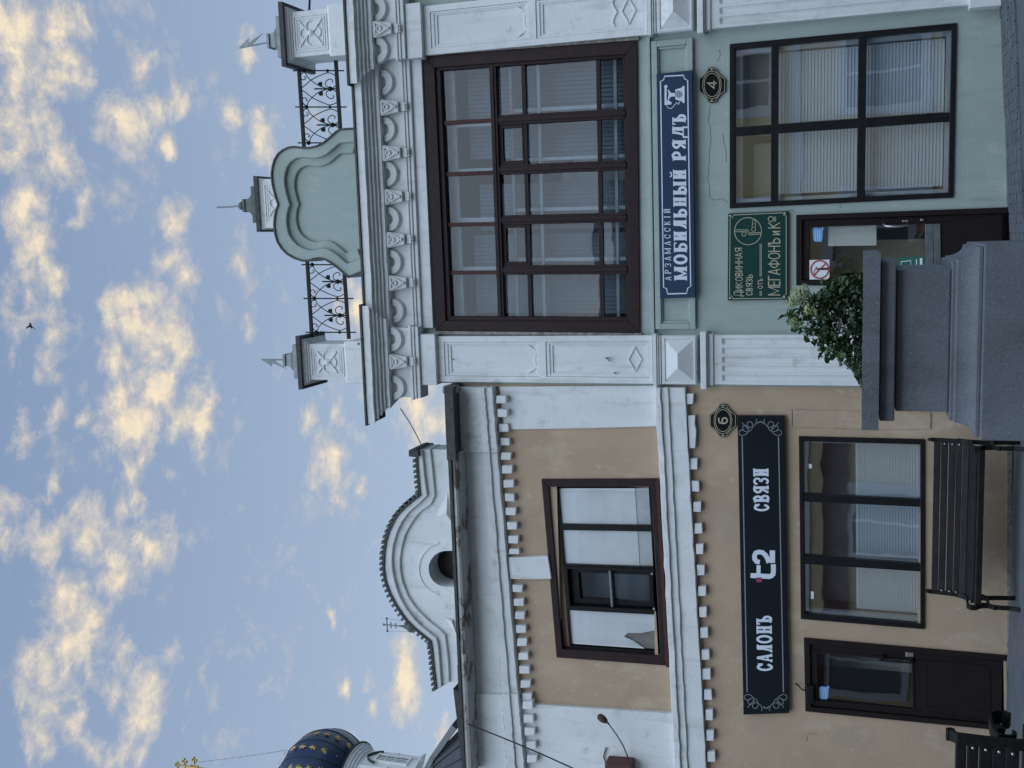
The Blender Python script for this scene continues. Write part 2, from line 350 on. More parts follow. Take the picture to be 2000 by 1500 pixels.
def wall_grid(name, X0, X1, Z0, Z1, holes, Yf, m, parent, depth=.3, bevel=0):
    """a wall face with real openings and their reveals; holes = (x0, x1, z0, z1)"""
    xs = sorted({X0, X1} | {h[0] for h in holes} | {h[1] for h in holes}); zs = sorted({Z0, Z1} | {h[2] for h in holes} | {h[3] for h in holes})
    mb = MB()
    inh = lambda x, z: any(h[0] < x < h[1] and h[2] < z < h[3] for h in holes)
    for i in range(len(xs) - 1):
        for k in range(len(zs) - 1):
            if not inh((xs[i] + xs[i + 1]) / 2, (zs[k] + zs[k + 1]) / 2):
                mb.add([(xs[i], Yf, zs[k]), (xs[i + 1], Yf, zs[k]), (xs[i + 1], Yf, zs[k + 1]), (xs[i], Yf, zs[k + 1])], [(0, 1, 2, 3)])
    yb = Yf + depth
    for a, b, c, d in holes + [(X0, X1, Z0, Z1)]:
        q = [(a, c), (b, c), (b, d), (a, d)]
        for k in range(4):
            (xa, za), (xb, zb) = q[k], q[(k + 1) % 4]
            mb.add([(xa, Yf, za), (xb, Yf, zb), (xb, yb, zb), (xa, yb, za)], [(0, 1, 2, 3)])
    return obj(name, mb, m, parent)
def hole_of(q, inset=.035):
    xs = [p.x for p in q.w]; zs = [p.z for p in q.w]
    return (max(xs[0], xs[3]) + inset, min(xs[1], xs[2]) - inset, max(zs[2], zs[3]) + inset, min(zs[0], zs[1]) - inset)
def X(x, y, Y=0.0): return P(x, y, Y).x
def Z(x, y, Y=0.0): return P(x, y, Y).z

# ================================================================== ground
def ground_z(x): 
    return 0.0 if x < -1.6 else min((x + 1.6) * .066, .5)
gm = MB(); xs = [-200, -12, -6, -1.6, -.5, 1, 2.5, 4, 5.97, 12, 200]
for i in range(len(xs) - 1):
    a, b = xs[i], xs[i + 1]
    gm.add([(a, -200, ground_z(a)), (b, -200, ground_z(b)), (b, 120, ground_z(b)), (a, 120, ground_z(a))], [(0, 1, 2, 3)])
pav = tag(obj('pavement', gm, asphalt), kind='structure')
stone_vars = []
for k in range(5):
    mb = MB(); j = lambda: jit(.004)
    top = [(-.096 + j(), -.046 + j(), .012), (.096 + j(), -.046 + j(), .012), (.096 + j(), .046 + j(), .012), (-.096 + j(), .046 + j(), .012)]
    bot = [(-.1, -.049, -.03), (.1, -.049, -.03), (.1, .049, -.03), (-.1, .049, -.03)]
    mb.hexa(top, bot); o = obj('paving_stone', mb, stonem); stone_vars.append(o.data); bpy.data.objects.remove(o)
for r in range(11):
    for k in range(22):
        x = -.62 + k * .206 + (r % 2) * .1; y = -.075 - r * .103
        o = link('paving_stone', stone_vars[(r * 7 + k * 3) % 5], pav); o.location = (x + jit(.003), y, ground_z(x) + .004 + jit(.003)); o.rotation_euler = (jit(.02), -math.atan(.066) + jit(.015), jit(.012))

# ================================================================== green building
GB = thing('green_building', (0.6, 0, 0), 'green plastered two storey building with white pilasters and a heavy white cornice', 'building')
q_up = Quad((851, 646), (826, 110), (1244, 79), (1250, 650), -.03)
q_lo = Quad((1425, 407), (1425, 86), (1869, 44.5), (1862, 386), -.02)
q_do = Quad((1555, 557), (1555, 420), (1960, 405), (1963, 562), -.02)
GX0, GX1 = X(1325, 756), 5.2
ztop = Z(750, 386, -.12)
wall_grid('wall', GX0 + .02, GX1, -.3, ztop + .3, [hole_of(q_up), hole_of(q_lo), (hole_of(q_do)[0], hole_of(q_do)[1], .0, hole_of(q_do)[3])], 0.0, greenp, GB, .32)
mb = MB(); mb.box(GX0 + .03, GX1 - .01, .33, 7.0, -.3, ztop - .6)
# body of the house behind the front wall: side wall, back and roof, open towards the front
body = MB()
xa, xb, za, zb, ya, yb = GX0 + .02, GX1, -.3, ztop + .2, .32, 8.0
body.add([(xa, ya, za), (xa, yb, za), (xa, yb, zb), (xa, ya, zb), (xb, ya, za), (xb, yb, za), (xb, yb, zb), (xb, ya, zb)], [(0, 1, 2, 3), (4, 5, 6, 7), (1, 5, 6, 2), (3, 2, 6, 7)])
obj('side_wall', body, greenp, GB)
for (a, b, c, d) in ((-1.6, 2.9, 3.9, 7.25), (-1.3, 3.4, -.25, 3.75)):
    rm = MB()
    rm.add([(a, .40, c), (b, .40, c), (b, .40, d), (a, .40, d), (a, 3.2, c), (b, 3.2, c), (b, 3.2, d), (a, 3.2, d)], [(4, 5, 6, 7), (0, 4, 7, 3), (1, 5, 6, 2), (0, 1, 5, 4), (3, 2, 6, 7)])
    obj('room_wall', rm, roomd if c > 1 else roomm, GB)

# ---- pilasters
def pilaster(xc, hw):
    yR = 700
    z = lambda x, Y=-.1: Z(x, yR, Y)
    pl = bpy.data.objects.new('pilaster', None); C.objects.link(pl); pl.parent = GB; pl.location = (xc - GB.location.x, 0, 0)
    zg = ground_z(xc) - .1
    # fluted shaft
    ztf, ztp = z(1412), z(1393)
    sec = [(-hw, .02), (-hw, -.10)]
    for k in range(5):
        c = -hw + (k + .72) * (2 * hw / 5.45); g = .042
        sec += [(c - g, -.10)] + [(c - g * math.cos(a), -.10 + .026 * math.sin(a)) for a in (.5, 1.1, 1.57, 2.0, 2.6)] + [(c + g, -.10)]
    sec += [(hw, -.10), (hw, .02)]
    m = MB(); m.loft([[Vector((xc + a, b, zz)) for a, b in sec] for zz in (zg, ztf - .05, ztf - .02)])
    flat = [(a, b if b > -.05 else -.10) for a, b in sec]
    m.loft([[Vector((xc + a, b, zz)) for a, b in s2] for s2, zz in ((sec, ztf - .0199), (flat, ztf + .012), (flat, ztp))])
    obj('fluted_shaft', m, white, pl)
    # collar, two ends of mouldings
    m = MB()
    def band(x0, x1, Y, ex=0.0): m.box(xc - hw - ex, xc + hw + ex, Y, .02, z(x1, Y), z(x0, Y))
    band(1384.5, 1393, -.125, .012); band(1380.5, 1383.5, -.15, .02); band(1368, 1379.5, -.185, .05)
    obj('collar', m, white, pl, bevel=.008)
    # diamond block
    m = MB(); zb0, zb1 = z(1360, -.14), z(1291.5, -.14)
    m.box(xc - hw, xc + hw, -.135, .02, zb0 + .004, zb1)
    obj('block', m, white, pl, bevel=.006)
    m = MB(); i = .05
    c4 = [(xc - hw + i, -.137, zb0 + i * .7), (xc + hw - i, -.137, zb0 + i * .7), (xc + hw - i, -.137, zb1 - i), (xc - hw + i, -.137, zb1 - i)]; zm = (zb0 + zb1) / 2 + .0
    rid = [(xc - .085, -.225, zm), (xc + .085, -.225, zm)]
    m.add(c4 + rid, [(0, 1, 5, 4), (1, 2, 5), (2, 3, 4, 5), (3, 0, 4)])
    m.box(xc - hw + .015, xc + hw - .015, -.150, -.130, zb0 + .012, zb0 + .032); m.box(xc - hw + .015, xc + hw - .015, -.150, -.130, zb1 - .045, zb1 - .02)
    m.box(xc - hw + .015, xc - hw + .036, -.149, -.130, zb0 + .0322, zb1 - .0452); m.box(xc + hw - .036, xc + hw - .015, -.149, -.130, zb0 + .0322, zb1 - .0452)
    obj('diamond_panel', m, white, pl)
    m = MB()
    for x0, x1, Y, ex in ((1287, 1290.5, -.15, .0), (1283, 1286, -.165, .012), (1275, 1282, -.18, .022)):
        m.box(xc - hw - ex, xc + hw + ex, Y, .02, z(x1, Y), z(x0, Y))
    obj('string_moulding', m, white, pl, bevel=.005)
    # upper shaft with two sunk panels
    zs0, zs1 = z(1274), z(853); a = .075
    h1 = (xc - hw + a, xc + hw - a, z(1052), z(868)); h2 = (xc - hw + a, xc + hw - a, z(1268), z(1066))
    wall_grid('upper_shaft', xc - hw, xc + hw, zs0, zs1, [h1, h2], -.10, white, pl, .04)
    m = MB(); m.box(xc - hw + .002, xc + hw - .002, -.062, .02, zs0, zs1 - .002)
    obj('shaft_core', m, white, pl)
    m = MB()
    for (x0, x1, z0, z1) in (h1, h2):
        for k, (dy, t) in enumerate(((-.088, .022), (-.076, .042))):
            ya = dy; o1 = (x0 + .004, x1 - .004, z0 + .004, z1 - .004); tt = t; ty = 1.9
            m.box(o1[0], o1[1], ya, -.058 - k * .001, o1[3] - tt * ty, o1[3] - k * .04)
            m.box(o1[0], o1[1], ya, -.058 - k * .001, o1[2] + k * .02, o1[2] + tt)
            m.box(o1[0] + k * .02, o1[0] + tt, ya - .0005, -.058, o1[2] + tt + .001, o1[3] - tt * ty - .001)
            m.box(o1[1] - tt, o1[1] - k * .02, ya - .0005, -.058, o1[2] + tt + .001, o1[3] - tt * ty - .001)
    obj('panel_moulding', m, white, pl)
    m = MB(); dz0, dz1 = z(1252), z(1226); dzm = (dz0 + dz1) / 2; dw = .15
    m.strap([(xc - dw, -.066, dzm), (xc, -.066, dz1), (xc + dw, -.066, dzm), (xc, -.066, dz0), (xc - dw, -.066, dzm)], (0, 1, 0), .022, .016)
    obj('diamond_relief', m, white, pl)
    m = MB(); zc = z(1046)
    for s in (-1, 1):
        m.strap([(xc + s * (.19 - .07 * math.sin(t)), -.068, zc + .01 + .12 * (1 - t / 1.57) ** 1.3) for t in [1.57 * k / 7 for k in range(8)]], (0, 1, 0), .024, .02)
    m.strap([(xc + .09 * math.sin(t), -.068, zc - .005 + .02 * math.cos(t * 1.3)) for t in [-1.2 + 2.4 * k / 8 for k in range(9)]], (0, 1, 0), .024, .018)
    if abs(xc) > 1.6:
        m.strap([(xc + .16 * math.sin(t), -.068, z(1212) - .03 + .05 * abs(math.sin(t * 2))) for t in [-1.3 + 2.6 * k / 12 for k in range(13)]], (0, 1, 0), .02, .016)
    obj('scroll_relief', m, white, pl)
    # capital
    m = MB(); m.box(xc - hw - .035, xc + hw + .035, -.175, .02, z(851, -.17), z(822, -.17)); obj('capital', m, white, pl, bevel=.006)
    if xc > 0:
        m = MB(); zb = z(1893); m.box(xc - hw - .05, xc + hw + .05, -.17, .02, zg, Z(1893, 25, -.17)); obj('pilaster_base', m, white, pl, bevel=.01)
    return pl
pxl, pxr = X(1325, 750, -.1), X(1325, 655, -.1)
pilaster((pxl + pxr) / 2, (pxr - pxl) / 2)
rx = X(1325, 62, -.1); pilaster(rx + (pxr - pxl) / 2, (pxr - pxl) / 2)
LPX = (pxl + pxr) / 2; HW = (pxr - pxl) / 2; RPX = rx + HW

# ---- frieze, cornice, architrave
XL0, XL1 = X(790, 776, -.22), X(800, 640, -.22)        # projecting section over the left pilaster
XR0 = X(784, 113, -.22); XR1 = XR0 + (XL1 - XL0)
cp = [(702, -.43), (715.5, -.43), (717, -.375), (724, -.375), (723, -.33), (731.5, -.33), (731, -.285), (739, -.285), (737, -.25), (748.5, -.25)]
CP = []; zprev = None
ref = [702, 716, 716, 722, 722, 728, 728, 735, 735, 747]
prof = []
for (x, Y) in cp: prof.append([Y, Z(x, 386, Y)])
for k in range(2, len(prof), 2): prof[k][1] = prof[k - 1][1]     # level soffits between fascias
Ztop = prof[0][1]; Zsof = prof[-1][1]
def cornice(x0, x1, dY, mit, dz, nm):
    base = -.12 + dY; secs = []
    n = 14
    for k in range(n + 1):
        t = k / n; sec = []; jz = jit(.004)
        for Y, zz in prof:
            ov = abs(Y) - .12 if mit else 0
            xx = lerp(x0 - ov, x1 + ov, t); sec.append(Vector((xx, Y + dY + jit(.0025), zz + dz + jz + jit(.002))))
        lo = sec[-1]; sec.append(Vector((lerp(x0, x1, t), .1, lo.z))); sec.append(Vector((lerp(x0, x1, t), .1, sec[0].z)))
        secs.append(sec)
    obj(nm, MB().loft(secs), white, GB)
    m = MB(); ov = .43 - .12 + .02 if mit else 0
    pts = lambda k: [(x0 - ov, -.45 + dY, Ztop + dz + .004), (x1 + ov, -.45 + dY, Ztop + dz + .004), (x1 + ov, .15, Ztop + dz + .06), (x0 - ov, .15, Ztop + dz + .06)]
    a = [Vector(p) for p in pts(0)]; m.hexa([p + Vector((0, 0, .026)) for p in a], a)
    obj('cornice_flashing', m, flash, GB)
cornice(XL0, XL1, -.10, True, 0, 'cornice'); cornice(XR0, XR1, -.10, True, 0, 'cornice'); cornice(XL1 - .1, XR0 + .1, 0, False, -.006, 'cornice')
Zarc = Z(793, 386, -.12)
def frieze(x0, x1, Y, z0):
    m = MB(); m.box(x0, x1, Y, .1, z0, Zsof + .05); obj('frieze', m, white, GB, bevel=.006)
frieze(XL0, XL1, -.22, Zarc); frieze(XR0, XR1, -.22, Zarc); frieze(XL1 - .05, XR0 + .05, -.12, Zarc - .004)
def architrave(x0, x1, Y, dz, e):
    m = MB(); zz = Zarc + dz
    for h, Yy in ((.035, Y - .045), (.035, Y - .03), (.05, Y - .012)):
        m.box(x0 - e * 1.0, x1 + e, Yy, .05, zz - h, zz - .001); zz -= h; e *= .6
    obj('architrave', m, white, GB, bevel=.007)
    return zz
architrave(XL0, XL1, -.20, 0, .03); architrave(XR0, XR1, -.20, 0, .03); zz = architrave(XL1 - .05, XR0 + .05, -.09, -.004, 0)
m = MB(); m.box(XL1 - .02, XR0 + .02, -.06, .03, Z(838, 386), zz - .001); obj('lintel_band', m, white, GB, bevel=.005)
# pieces of the frieze, each its own part
for y in (53, 208, 298, 384, 468, 553, 707):
    e = y in (53, 707); Yf = -.235 - (.10 if e else 0); Y0 = -.12 - (.10 if e else 0)
    xc = X(770, y, Yf); zt = Zsof - .004; hgt = .245; wt, wb = .105, .065
    m = MB()
    ring = lambda w, zz, Y: [(xc - w, Y, zz), (xc + w, Y, zz)]
    f = [(xc - wb, Yf + .02, zt - hgt), (xc + wb, Yf + .02, zt - hgt), (xc + wt * .96, Yf, zt - .03), (xc + wt * .86, Yf, zt), (xc - wt * .86, Yf, zt), (xc - wt * .96, Yf, zt - .03)]
    m.prism(f, Y0 + .01)
    b = obj('bracket', m, white, GB, bevel=.008)
    m = MB()
    for sgn in (-1, 1):
        m.strap([(xc + sgn * wt * .72, Yf - .006, zt - .04), (xc + sgn * wt * .45, Yf - .006, zt - .12), (xc + sgn * .012, Yf + .006, zt - .185)], (0, 1, 0), .022, .02)
    m.strap([(xc - wt * .7, Yf - .006, zt - .035), (xc + wt * .7, Yf - .006, zt - .035)], (0, 1, 0), .022, .02)
    m.strap([(xc + .035 * math.cos(t), Yf - .004, zt - .085 + .03 * math.sin(t)) for t in [k * .7 for k in range(10)]], (0, 1, 0), .02, .014)
    m.ball((xc, Yf + .008, zt - .208), .022, 8, 5)
    obj('bracket_relief', m, white, b)
    m = MB(); m.box(xc - .055, xc + .055, Y0 - .05, Y0 + .01, zt - hgt - .075, zt - hgt - .012)
    for k in (-1, 0, 1): m.box(xc + k * .036 - .014, xc + k * .036 + .014, Y0 - .04, Y0 + .01, zt - hgt - .095, zt - hgt - .0755)
    obj('bracket_drop', m, white, b, bevel=.006)
for y in (16, 97, 161, 253, 340, 428, 512, 607, 662, 756):
    e = y in (16, 97, 662, 756); Y0 = -.12 - (.10 if e else 0); xc = X(760, y, Y0); zt = Zsof - .015
    ro, ri, n = .165, .065, 16; m = MB(); a = [math.pi * k / n for k in range(n + 1)]
    rs = [(ro, Y0 - .03), (ro - .012, Y0 - .055), (ri + .01, Y0 - .055), (ri, Y0 - .035), (ri, Y0 + .01), (ro, Y0 + .01)]
    m.loft([[Vector((xc + r * math.cos(t), Y, zt - r * math.sin(t))) for r, Y in rs] for t in a])
    obj('half_round', m, white, GB)

# ---- sunk panel band under the upper window
zb1, zb0 = Z(1278, 400), Z(1357, 400); xb0, xb1 = LPX + HW + .01, RPX - HW - .01
m = MB()
for i, (o, w, Y) in enumerate(((0, .07, -.05), (.07, .03, -.028))):
    a0, a1, c0, c1 = xb0 + .06 + o, xb1 - .06 - o, zb0 + o * .8, zb1 - o * .8
    m.box(a0, a1, Y, .01, c1 - w, c1); m.box(a0, a1, Y, .01, c0, c0 + w); m.box(a0, a0 + w, Y, .01, c0 + w + .001, c1 - w - .001); m.box(a1 - w, a1, Y, .01, c0 + w + .001, c1 - w - .001)
obj('band_panel', m, greenp, GB, bevel=.006)
m = MB(); m.box(xb0, xb1, -.055, .01, zb1 + .012, zb1 + .05); obj('band_ledge', m, greenp, GB, bevel=.006)
# cracks in the plaster: shallow open joints
def crack(px, w=.006, parent=GB):
    m = MB(); pts = []
    for k in range(len(px) - 1):
        for j in range(6):
            t = j / 6; pts.append(P(lerp(px[k][0], px[k + 1][0], t) + jit(1.2), lerp(px[k][1], px[k + 1][1], t), -.0015))
    m.strap(pts, (0, 1, 0), .002, w * .6); obj('crack', m, jointm, parent)
crack([(1388, 205), (1384, 235), (1389, 262), (1386, 300), (1383, 345), (1386, 382), (1393, 391), (1412, 388), (1424, 398)])
crack([(1411, 262), (1416, 285), (1419, 300), (1418, 320)])
crack([(1402, 120), (1407, 108), (1405, 95)])
crack([(1540, 411), (1548, 409), (1552, 418)]); crack([(1641, 398), (1641, 408)])

# ---- windows of the green building
def window(name, q, o, i, frame_m, yf, yb, parent, label=None):
    w = bpy.data.objects.new(name, None); C.objects.link(w); w.parent = parent; w.location = q.pt(.5, 1, 0) - parent.location
    if label: w['label'] = label
    m = MB(); q.ring(m, o, i, yf, yb); obj('frame', m, frame_m, w, bevel=.006); return w
# upper, brown wooden
q = q_up; S_, T_ = q.S, q.T
w = window('upper_window', q, (0, 1, 0, 1), (.038, .958, .055, .952), wood, -.035, .12, GB, 'large brown timber window of four tiers of panes')
m = MB(); q.ring(m, (.034, .962, .05, .956), (.054, .948, .078, .936), .0, .1); obj('inner_frame', m, wood, w, bevel=.006)
vt, vb = T_(967, 330), T_(980, 330)
m = MB(); q.bar(m, .054, .948, vt, vb, -.02, .09); q.bar(m, .054, .948, vt + .012, vb - .012, -.035, -.0195); obj('transom', m, wood, w, bevel=.004)
top_m = sorted(S_(910, y) for y in (233, 333.5, 433.5, 529.5))
low_m = sorted(S_(1100, y) for y in (223.5, 321.5, 422, 523.5))
for s in top_m:
    m = MB(); q.bar(m, s - .0075, s + .0075, .07, vt, .03, .075); obj('glazing_bar', m, wood2, w)
for s in low_m:
    m = MB(); q.bar(m, s - .017, s + .017, vb, .945, .0, .09); q.bar(m, s - .007, s + .007, vb, .945, -.018, .0); obj('mullion', m, wood, w, bevel=.004)
r1, r2 = T_(1031, 330), T_(1173, 330)
edges = [.054] + [s for s in low_m] + [.948]
for k in range(5):
    a, b = edges[k] + (.017 if k else 0), edges[k + 1] - (.017 if k < 4 else 0)
    for r in (r1, r2):
        m = MB(); q.bar(m, a, b, r - .009, r + .009, .028, .075); obj('glazing_bar', m, wood, w)
    if k in (1, 3):
        m = MB(); q.ring(m, (a, b, vb, r1 - .009), (a + .014, b - .012, vb + .018, r1 - .014), .02, .08); obj('vent_sash', m, wood, w)
    for (t0, t1) in ((vb, r1), (r1, r2), (r2, .936)): pane(q, w, a, b, t0, t1, .055, glass_old, .034 + .010 * jit(1))
te = [.054] + top_m + [.948]
for k in range(5): pane(q, w, te[k], te[k + 1], .078, vt, .055, glass_old, .034 + .012 * jit(1))
# second white sash inside, and slatted blinds
inn = bpy.data.objects.new('inner_sash', None); C.objects.link(inn); inn.parent = GB; inn.location = w.location
m = MB(); q.ring(m, (-.02, 1.0, .0, 1.02), (.02, .97, .12, .925), .19, .26)
for r in (vb + .035, r1 + .045, r2 + .055): q.bar(m, .02, .97, r, r + .014, .19, .24)
for k, s in enumerate(low_m): q.bar(m, s - .012, s + .012, .12, .925, .19, .24); q.bar(m, s + .03, s + .042, vb + .049, .925, .20, .235)
obj('sash_frame', m, sashw, inn)
m = MB()
for k in range(58):
    s = .06 + k * .0155
    if .53 < s < .62 or .34 < s < .37: continue
    t0 = .16 if s > .62 or s < .37 else .2
    a = [q.pt(s, .93, .36), q.pt(s + .0145, .93, .385), q.pt(s + .0145, t0, .385), q.pt(s, t0, .36)]; m.add(a, [(0, 1, 2, 3)])
tag(obj('blind_slats', m, blindg, inn), kind='stuff')
m = MB(); q.bar(m, .40, .66, .62, .95, .9, 1.3); q.bar(m, .46, .60, .55, .62, 1.0, 1.2); obj('stored_box', m, sashw, inn, bevel=.02)
# outer trim and sill ledges round the upper window
for e0, e1 in ((-.012, -.001), (1.001, 1.012)):
    m = MB(); q.bar(m, e0, e1, -.01, 1.01, -.05, .02); obj('plaster_edge', m, rough_plaster, GB, bevel=.004)

# lower window, black profile, six panes with venetian blind
q = q_lo; S_, T_ = q.S, q.T
w = window('shop_window', q, (0, 1, 0, 1), (.032, .966, .026, .978), black, -.025, .06, GB, 'black framed shop window of six panes with white blinds')
tb = [(T_(1510, 250), T_(1524, 250)), (T_(1682, 240), T_(1698, 240))]; sm = (S_(1600, 252), S_(1600, 236))
sm = (sm[0] - .002, sm[1] + .002)
for a, b in tb:
    m = MB(); q.bar(m, .03, .968, a, b, -.02, .055); obj('transom', m, black, w, bevel=.003)
for (a, b) in ((.02, tb[0][0]), (tb[0][1], tb[1][0]), (tb[1][1], .98)):
    m = MB(); q.bar(m, sm[0], sm[1], a, b, -.0205, .055); obj('mullion', m, black, w, bevel=.003)
ts = [(.026, tb[0][0]), (tb[0][1], tb[1][0]), (tb[1][1], .978)]
for (a, b) in ts:
    for (c, d) in ((.03, sm[0]), (sm[1], .968)): pane(q, w, c, d, a, b, .03, glass, .022 + .004 * jit(1))
m = MB(); q.ring(m, (.01, .99, .0, 1.0), (.055, .945, .055, .962), .085, .20); obj('reveal_lining', m, sillm, w)
m = MB(); n = 50
for k in range(n):
    t = tb[0][0] + .01 + k * (.955 - tb[0][0] - .01) / n
    d = lambda s: .012 * math.sin(s * 9 + k * .1) + .006 * math.sin(s * 31 + k)
    for (s0, s1) in ((.075, .28), (.28, .49), (.51, .72), (.72, .935)):
        h = .0168
        m.add([q.pt(s0, t + h, .175), q.pt(s1, t + h, .175), q.pt(s1, t, .186), q.pt(s0, t, .186)], [(0, 1, 2, 3)])
tag(obj('venetian_blind', m, blindm, w), kind='stuff')
m = MB(); q.bar(m, .04, .40, .10, .22, .33, .35); q.bar(m, .45, .96, .08, .22, .36, .38); obj('room_panel', m, creamm, w)

# door of the green building
q = q_do; S_, T_ = q.S, q.T
d = bpy.data.objects.new('door', None); C.objects.link(d); d.parent = GB; d.location = q.pt(.5, 1, 0) - GB.location; d['label'] = 'dark brown half glazed door with a no smoking sticker'
m = MB(); q.ring(m, (0, 1, 0, 1.02), (.07, .93, .03, 1.02), -.03, .12); obj('door_frame', m, doorm, d, bevel=.004)
gl, gr, gt, gb_ = S_(1700, 546), S_(1700, 440), T_(1583, 490), T_(1812, 490)
m = MB(); q.ring(m, (.075, .925, .034, .995), (gl, gr, gt, gb_), .0, .06); obj('door_leaf', m, doorm, d, bevel=.006)
m = MB(); q.ring(m, (gl - .03, gr + .03, gt - .012, gb_ + .012), (gl, gr, gt, gb_), -.008, .0); obj('glazing_bead', m, doorm, d, bevel=.003)
pane(q, d, gl, gr, gt, gb_, .03, glass_door, .012)
m = MB(); q.bar(m, .16, S_(1820, 437), T_(1813, 480), T_(1828, 480), -.018, .0); q.bar(m, .16, S_(1820, 437), T_(1829, 480), T_(1842, 480), -.015, .0); obj('vent_plate', m, grey_metal, d, bevel=.003)
m = MB(); sx = S_(1750, 432); q.bar(m, sx - .03, sx + .035, T_(1728, 432), T_(1812, 432), -.012, .0); obj('lock_plate', m, doorm, d, bevel=.003)
m = MB(); q.bar(m, sx - .012, sx + .012, T_(1768, 430), T_(1780, 430), -.022, -.012); q.bar(m, sx - .005, sx + .02, T_(1803, 430), T_(1810, 430), -.022, -.012); obj('keyhole', m, steel, d, bevel=.004)
m = MB(); hp = [q.pt(sx - .03, T_(1731, 440), -.012), q.pt(sx - .06, T_(1736, 440), -.06), q.pt(sx - .07, T_(1750, 440), -.075), q.pt(sx - .07, T_(1764, 440), -.075), q.pt(sx - .06, T_(1776, 440), -.06), q.pt(sx - .03, T_(1780, 440), -.012)]
m.tube(hp, .012, 8); obj('door_handle', m, steel, d, smooth=True)
# things inside the shop seen through the door glass
m = MB(); q.bar(m, .15, .62, .0, 1.0, .55, .57); obj('shop_partition', m, creamm, d)
m = MB(); q.bar(m, .55, .85, .16, .40, .10, .11); obj('notice', m, opp_white, d)

# ---- parapet: pedestals, shaped gable, railings
def pedestal(name, yc, xs, hb, Yc, finial):
    """xs = px x of: bottom, base top, body top, cap underside.., cap top, plate top; hb = half widths in metres"""
    p = bpy.data.objects.new(name, None); C.objects.link(p); p.parent = GB
    xc = X(xs[2], yc, Yc - hb[1]); p.location = (xc - GB.location.x, Yc, 7.9)
    z = lambda x, h: Z(x, yc, Yc - h)
    zb, zbt, zct, zc = 7.85, z(xs[1], hb[0]), z(xs[2], hb[1]), z(xs[3], hb[2])
    m = MB(); m.lathe((xc, Yc, 0), [(hb[0], zb), (hb[0], zbt - .03), (hb[1] + .02, zbt)], sq=True); obj('pedestal_base', m, white, p, bevel=.01)
    m = MB(); m.lathe((xc, Yc, 0), [(hb[1], zbt), (hb[1], zct + .02)], sq=True); obj('pedestal_body', m, white, p, bevel=.008)
    st = (hb[2] - hb[1]) / 4; m = MB(); pr = []; hz = (zc - zct) / 4
    for k in range(4): pr += [(hb[1] + st * (k + .55), zct + hz * k), (hb[1] + st * (k + .9), zct + hz * (k + .9))]
    pr.append((hb[2] - .005, zc)); m.lathe((xc, Yc, 0), pr, sq=True); obj('pedestal_cap', m, white, p)
    m = MB(); m.lathe((xc, Yc, 0), [(hb[2] + .015, zc - .03), (hb[2] + .02, zc + .03), (hb[2] - .03, zc + .045), (hb[3] + .02, zc + .07)], sq=True); obj('cap_flashing', m, flash, p)
    # sunk panel with a cross-shaped leaf ornament
    Yf = Yc - hb[1]; m = MB(); a = hb[1] * .80; z0, z1 = zbt + .02, zct - .02
    for k, (o, w_, dy) in enumerate(((0, .016, .012), (.035, .014, .009), (.065, .012, .006))):
        a2, c0, c1 = a - o, z0 + o, z1 - o
        m.box(xc - a2, xc + a2, Yf - dy, Yf + .01, c1 - w_, c1); m.box(xc - a2, xc + a2, Yf - dy, Yf + .01, c0, c0 + w_)
        m.box(xc - a2, xc - a2 + w_, Yf - dy, Yf + .01, c0 + w_ + .001, c1 - w_ - .001); m.box(xc + a2 - w_, xc + a2, Yf - dy, Yf + .01, c0 + w_ + .001, c1 - w_ - .001)
    obj('panel_frame', m, white, p)
    m = MB(); zm = (z0 + z1) / 2; r = min(a, (z1 - z0) / 2) * .72
    for sx in (-1, 1):
        for sz in (-1, 1):
            m.strap([(xc + sx * r * t, Yf - .008, zm + sz * (r * t ** .75)) for t in (.12, .35, .6, .8, 1)], (0, 1, 0), .02, .018)
        m.strap([(xc + sx * (.5 * r + .07 * math.cos(t)), Yf - .008, zm + .06 * math.sin(t)) for t in [k * .6 for k in range(6)]], (0, 1, 0), .016, .012)
        m.strap([(xc + .06 * math.cos(t), Yf - .008, zm + sx * (.6 * r + .05 * math.sin(t))) for t in [k * .6 for k in range(6)]], (0, 1, 0), .016, .012)
    m.ball((xc, Yf - .004, zm), .045, 10, 6, (1, .6, 1)); obj('leaf_ornament', m, white, p)
    # finial
    zp = zc + .04; m = MB(); m.lathe((xc, Yc, 0), [(hb[3], zp), (hb[3], zp + .12)], sq=True); m.lathe((xc, Yc, 0), [(hb[3] - .02, zp + .121), (hb[3] * .62, zp + .17), (hb[3] * .42, zp + .24), (hb[3] * .30, zp + .33), (hb[3] * .36, zp + .335), (hb[3] * .36, zp + .37)], sq=True)
    obj('finial_base', m, grey_metal if finial == 'arrow' else green_cap, p)
    return p, xc, zp + .37
p1, x1, z1 = pedestal('pedestal', 707, (712, 672, 605, 585), (.285, .245, .345, .235), .12, 'arrow')
p2, x2, z2 = pedestal('pedestal', 68, (676, 640, 572, 552), (.325, .285, .385, .26), .12, 'arrow')
def arrow(xc, zc, Yc, tip, parent, flip, s):
    m = MB(); t = P(tip[0], tip[1], Yc); b = Vector((xc, Yc, zc)); m.tube([b, b.lerp(t, .5), b.lerp(t, .97)], .011, 6); obj('arrow_rod', m, grey_metal, parent)
    d = (t - b).normalized(); n = Vector((d.z, 0, -d.x)) * flip; m = MB()
    L = (t - b).length
    pts = [t, t - d * .17 * s + n * .10 * s, t - d * .155 * s + n * .045 * s, t - d * .40 * s + n * .13 * s, t - d * .19 * s - n * .0 * s, t - d * .2 * s - n * .012]
    m.prism([p + Vector((0, -.006, 0)) for p in pts], Yc + .006); obj('arrow_head', m, grey_metal, parent)
arrow(x1, z1, .12, (510, 702), p1, -1, 1.0); arrow(x2, z2, .12, (466, 94), p2, -1 if False else 1, 1.0)

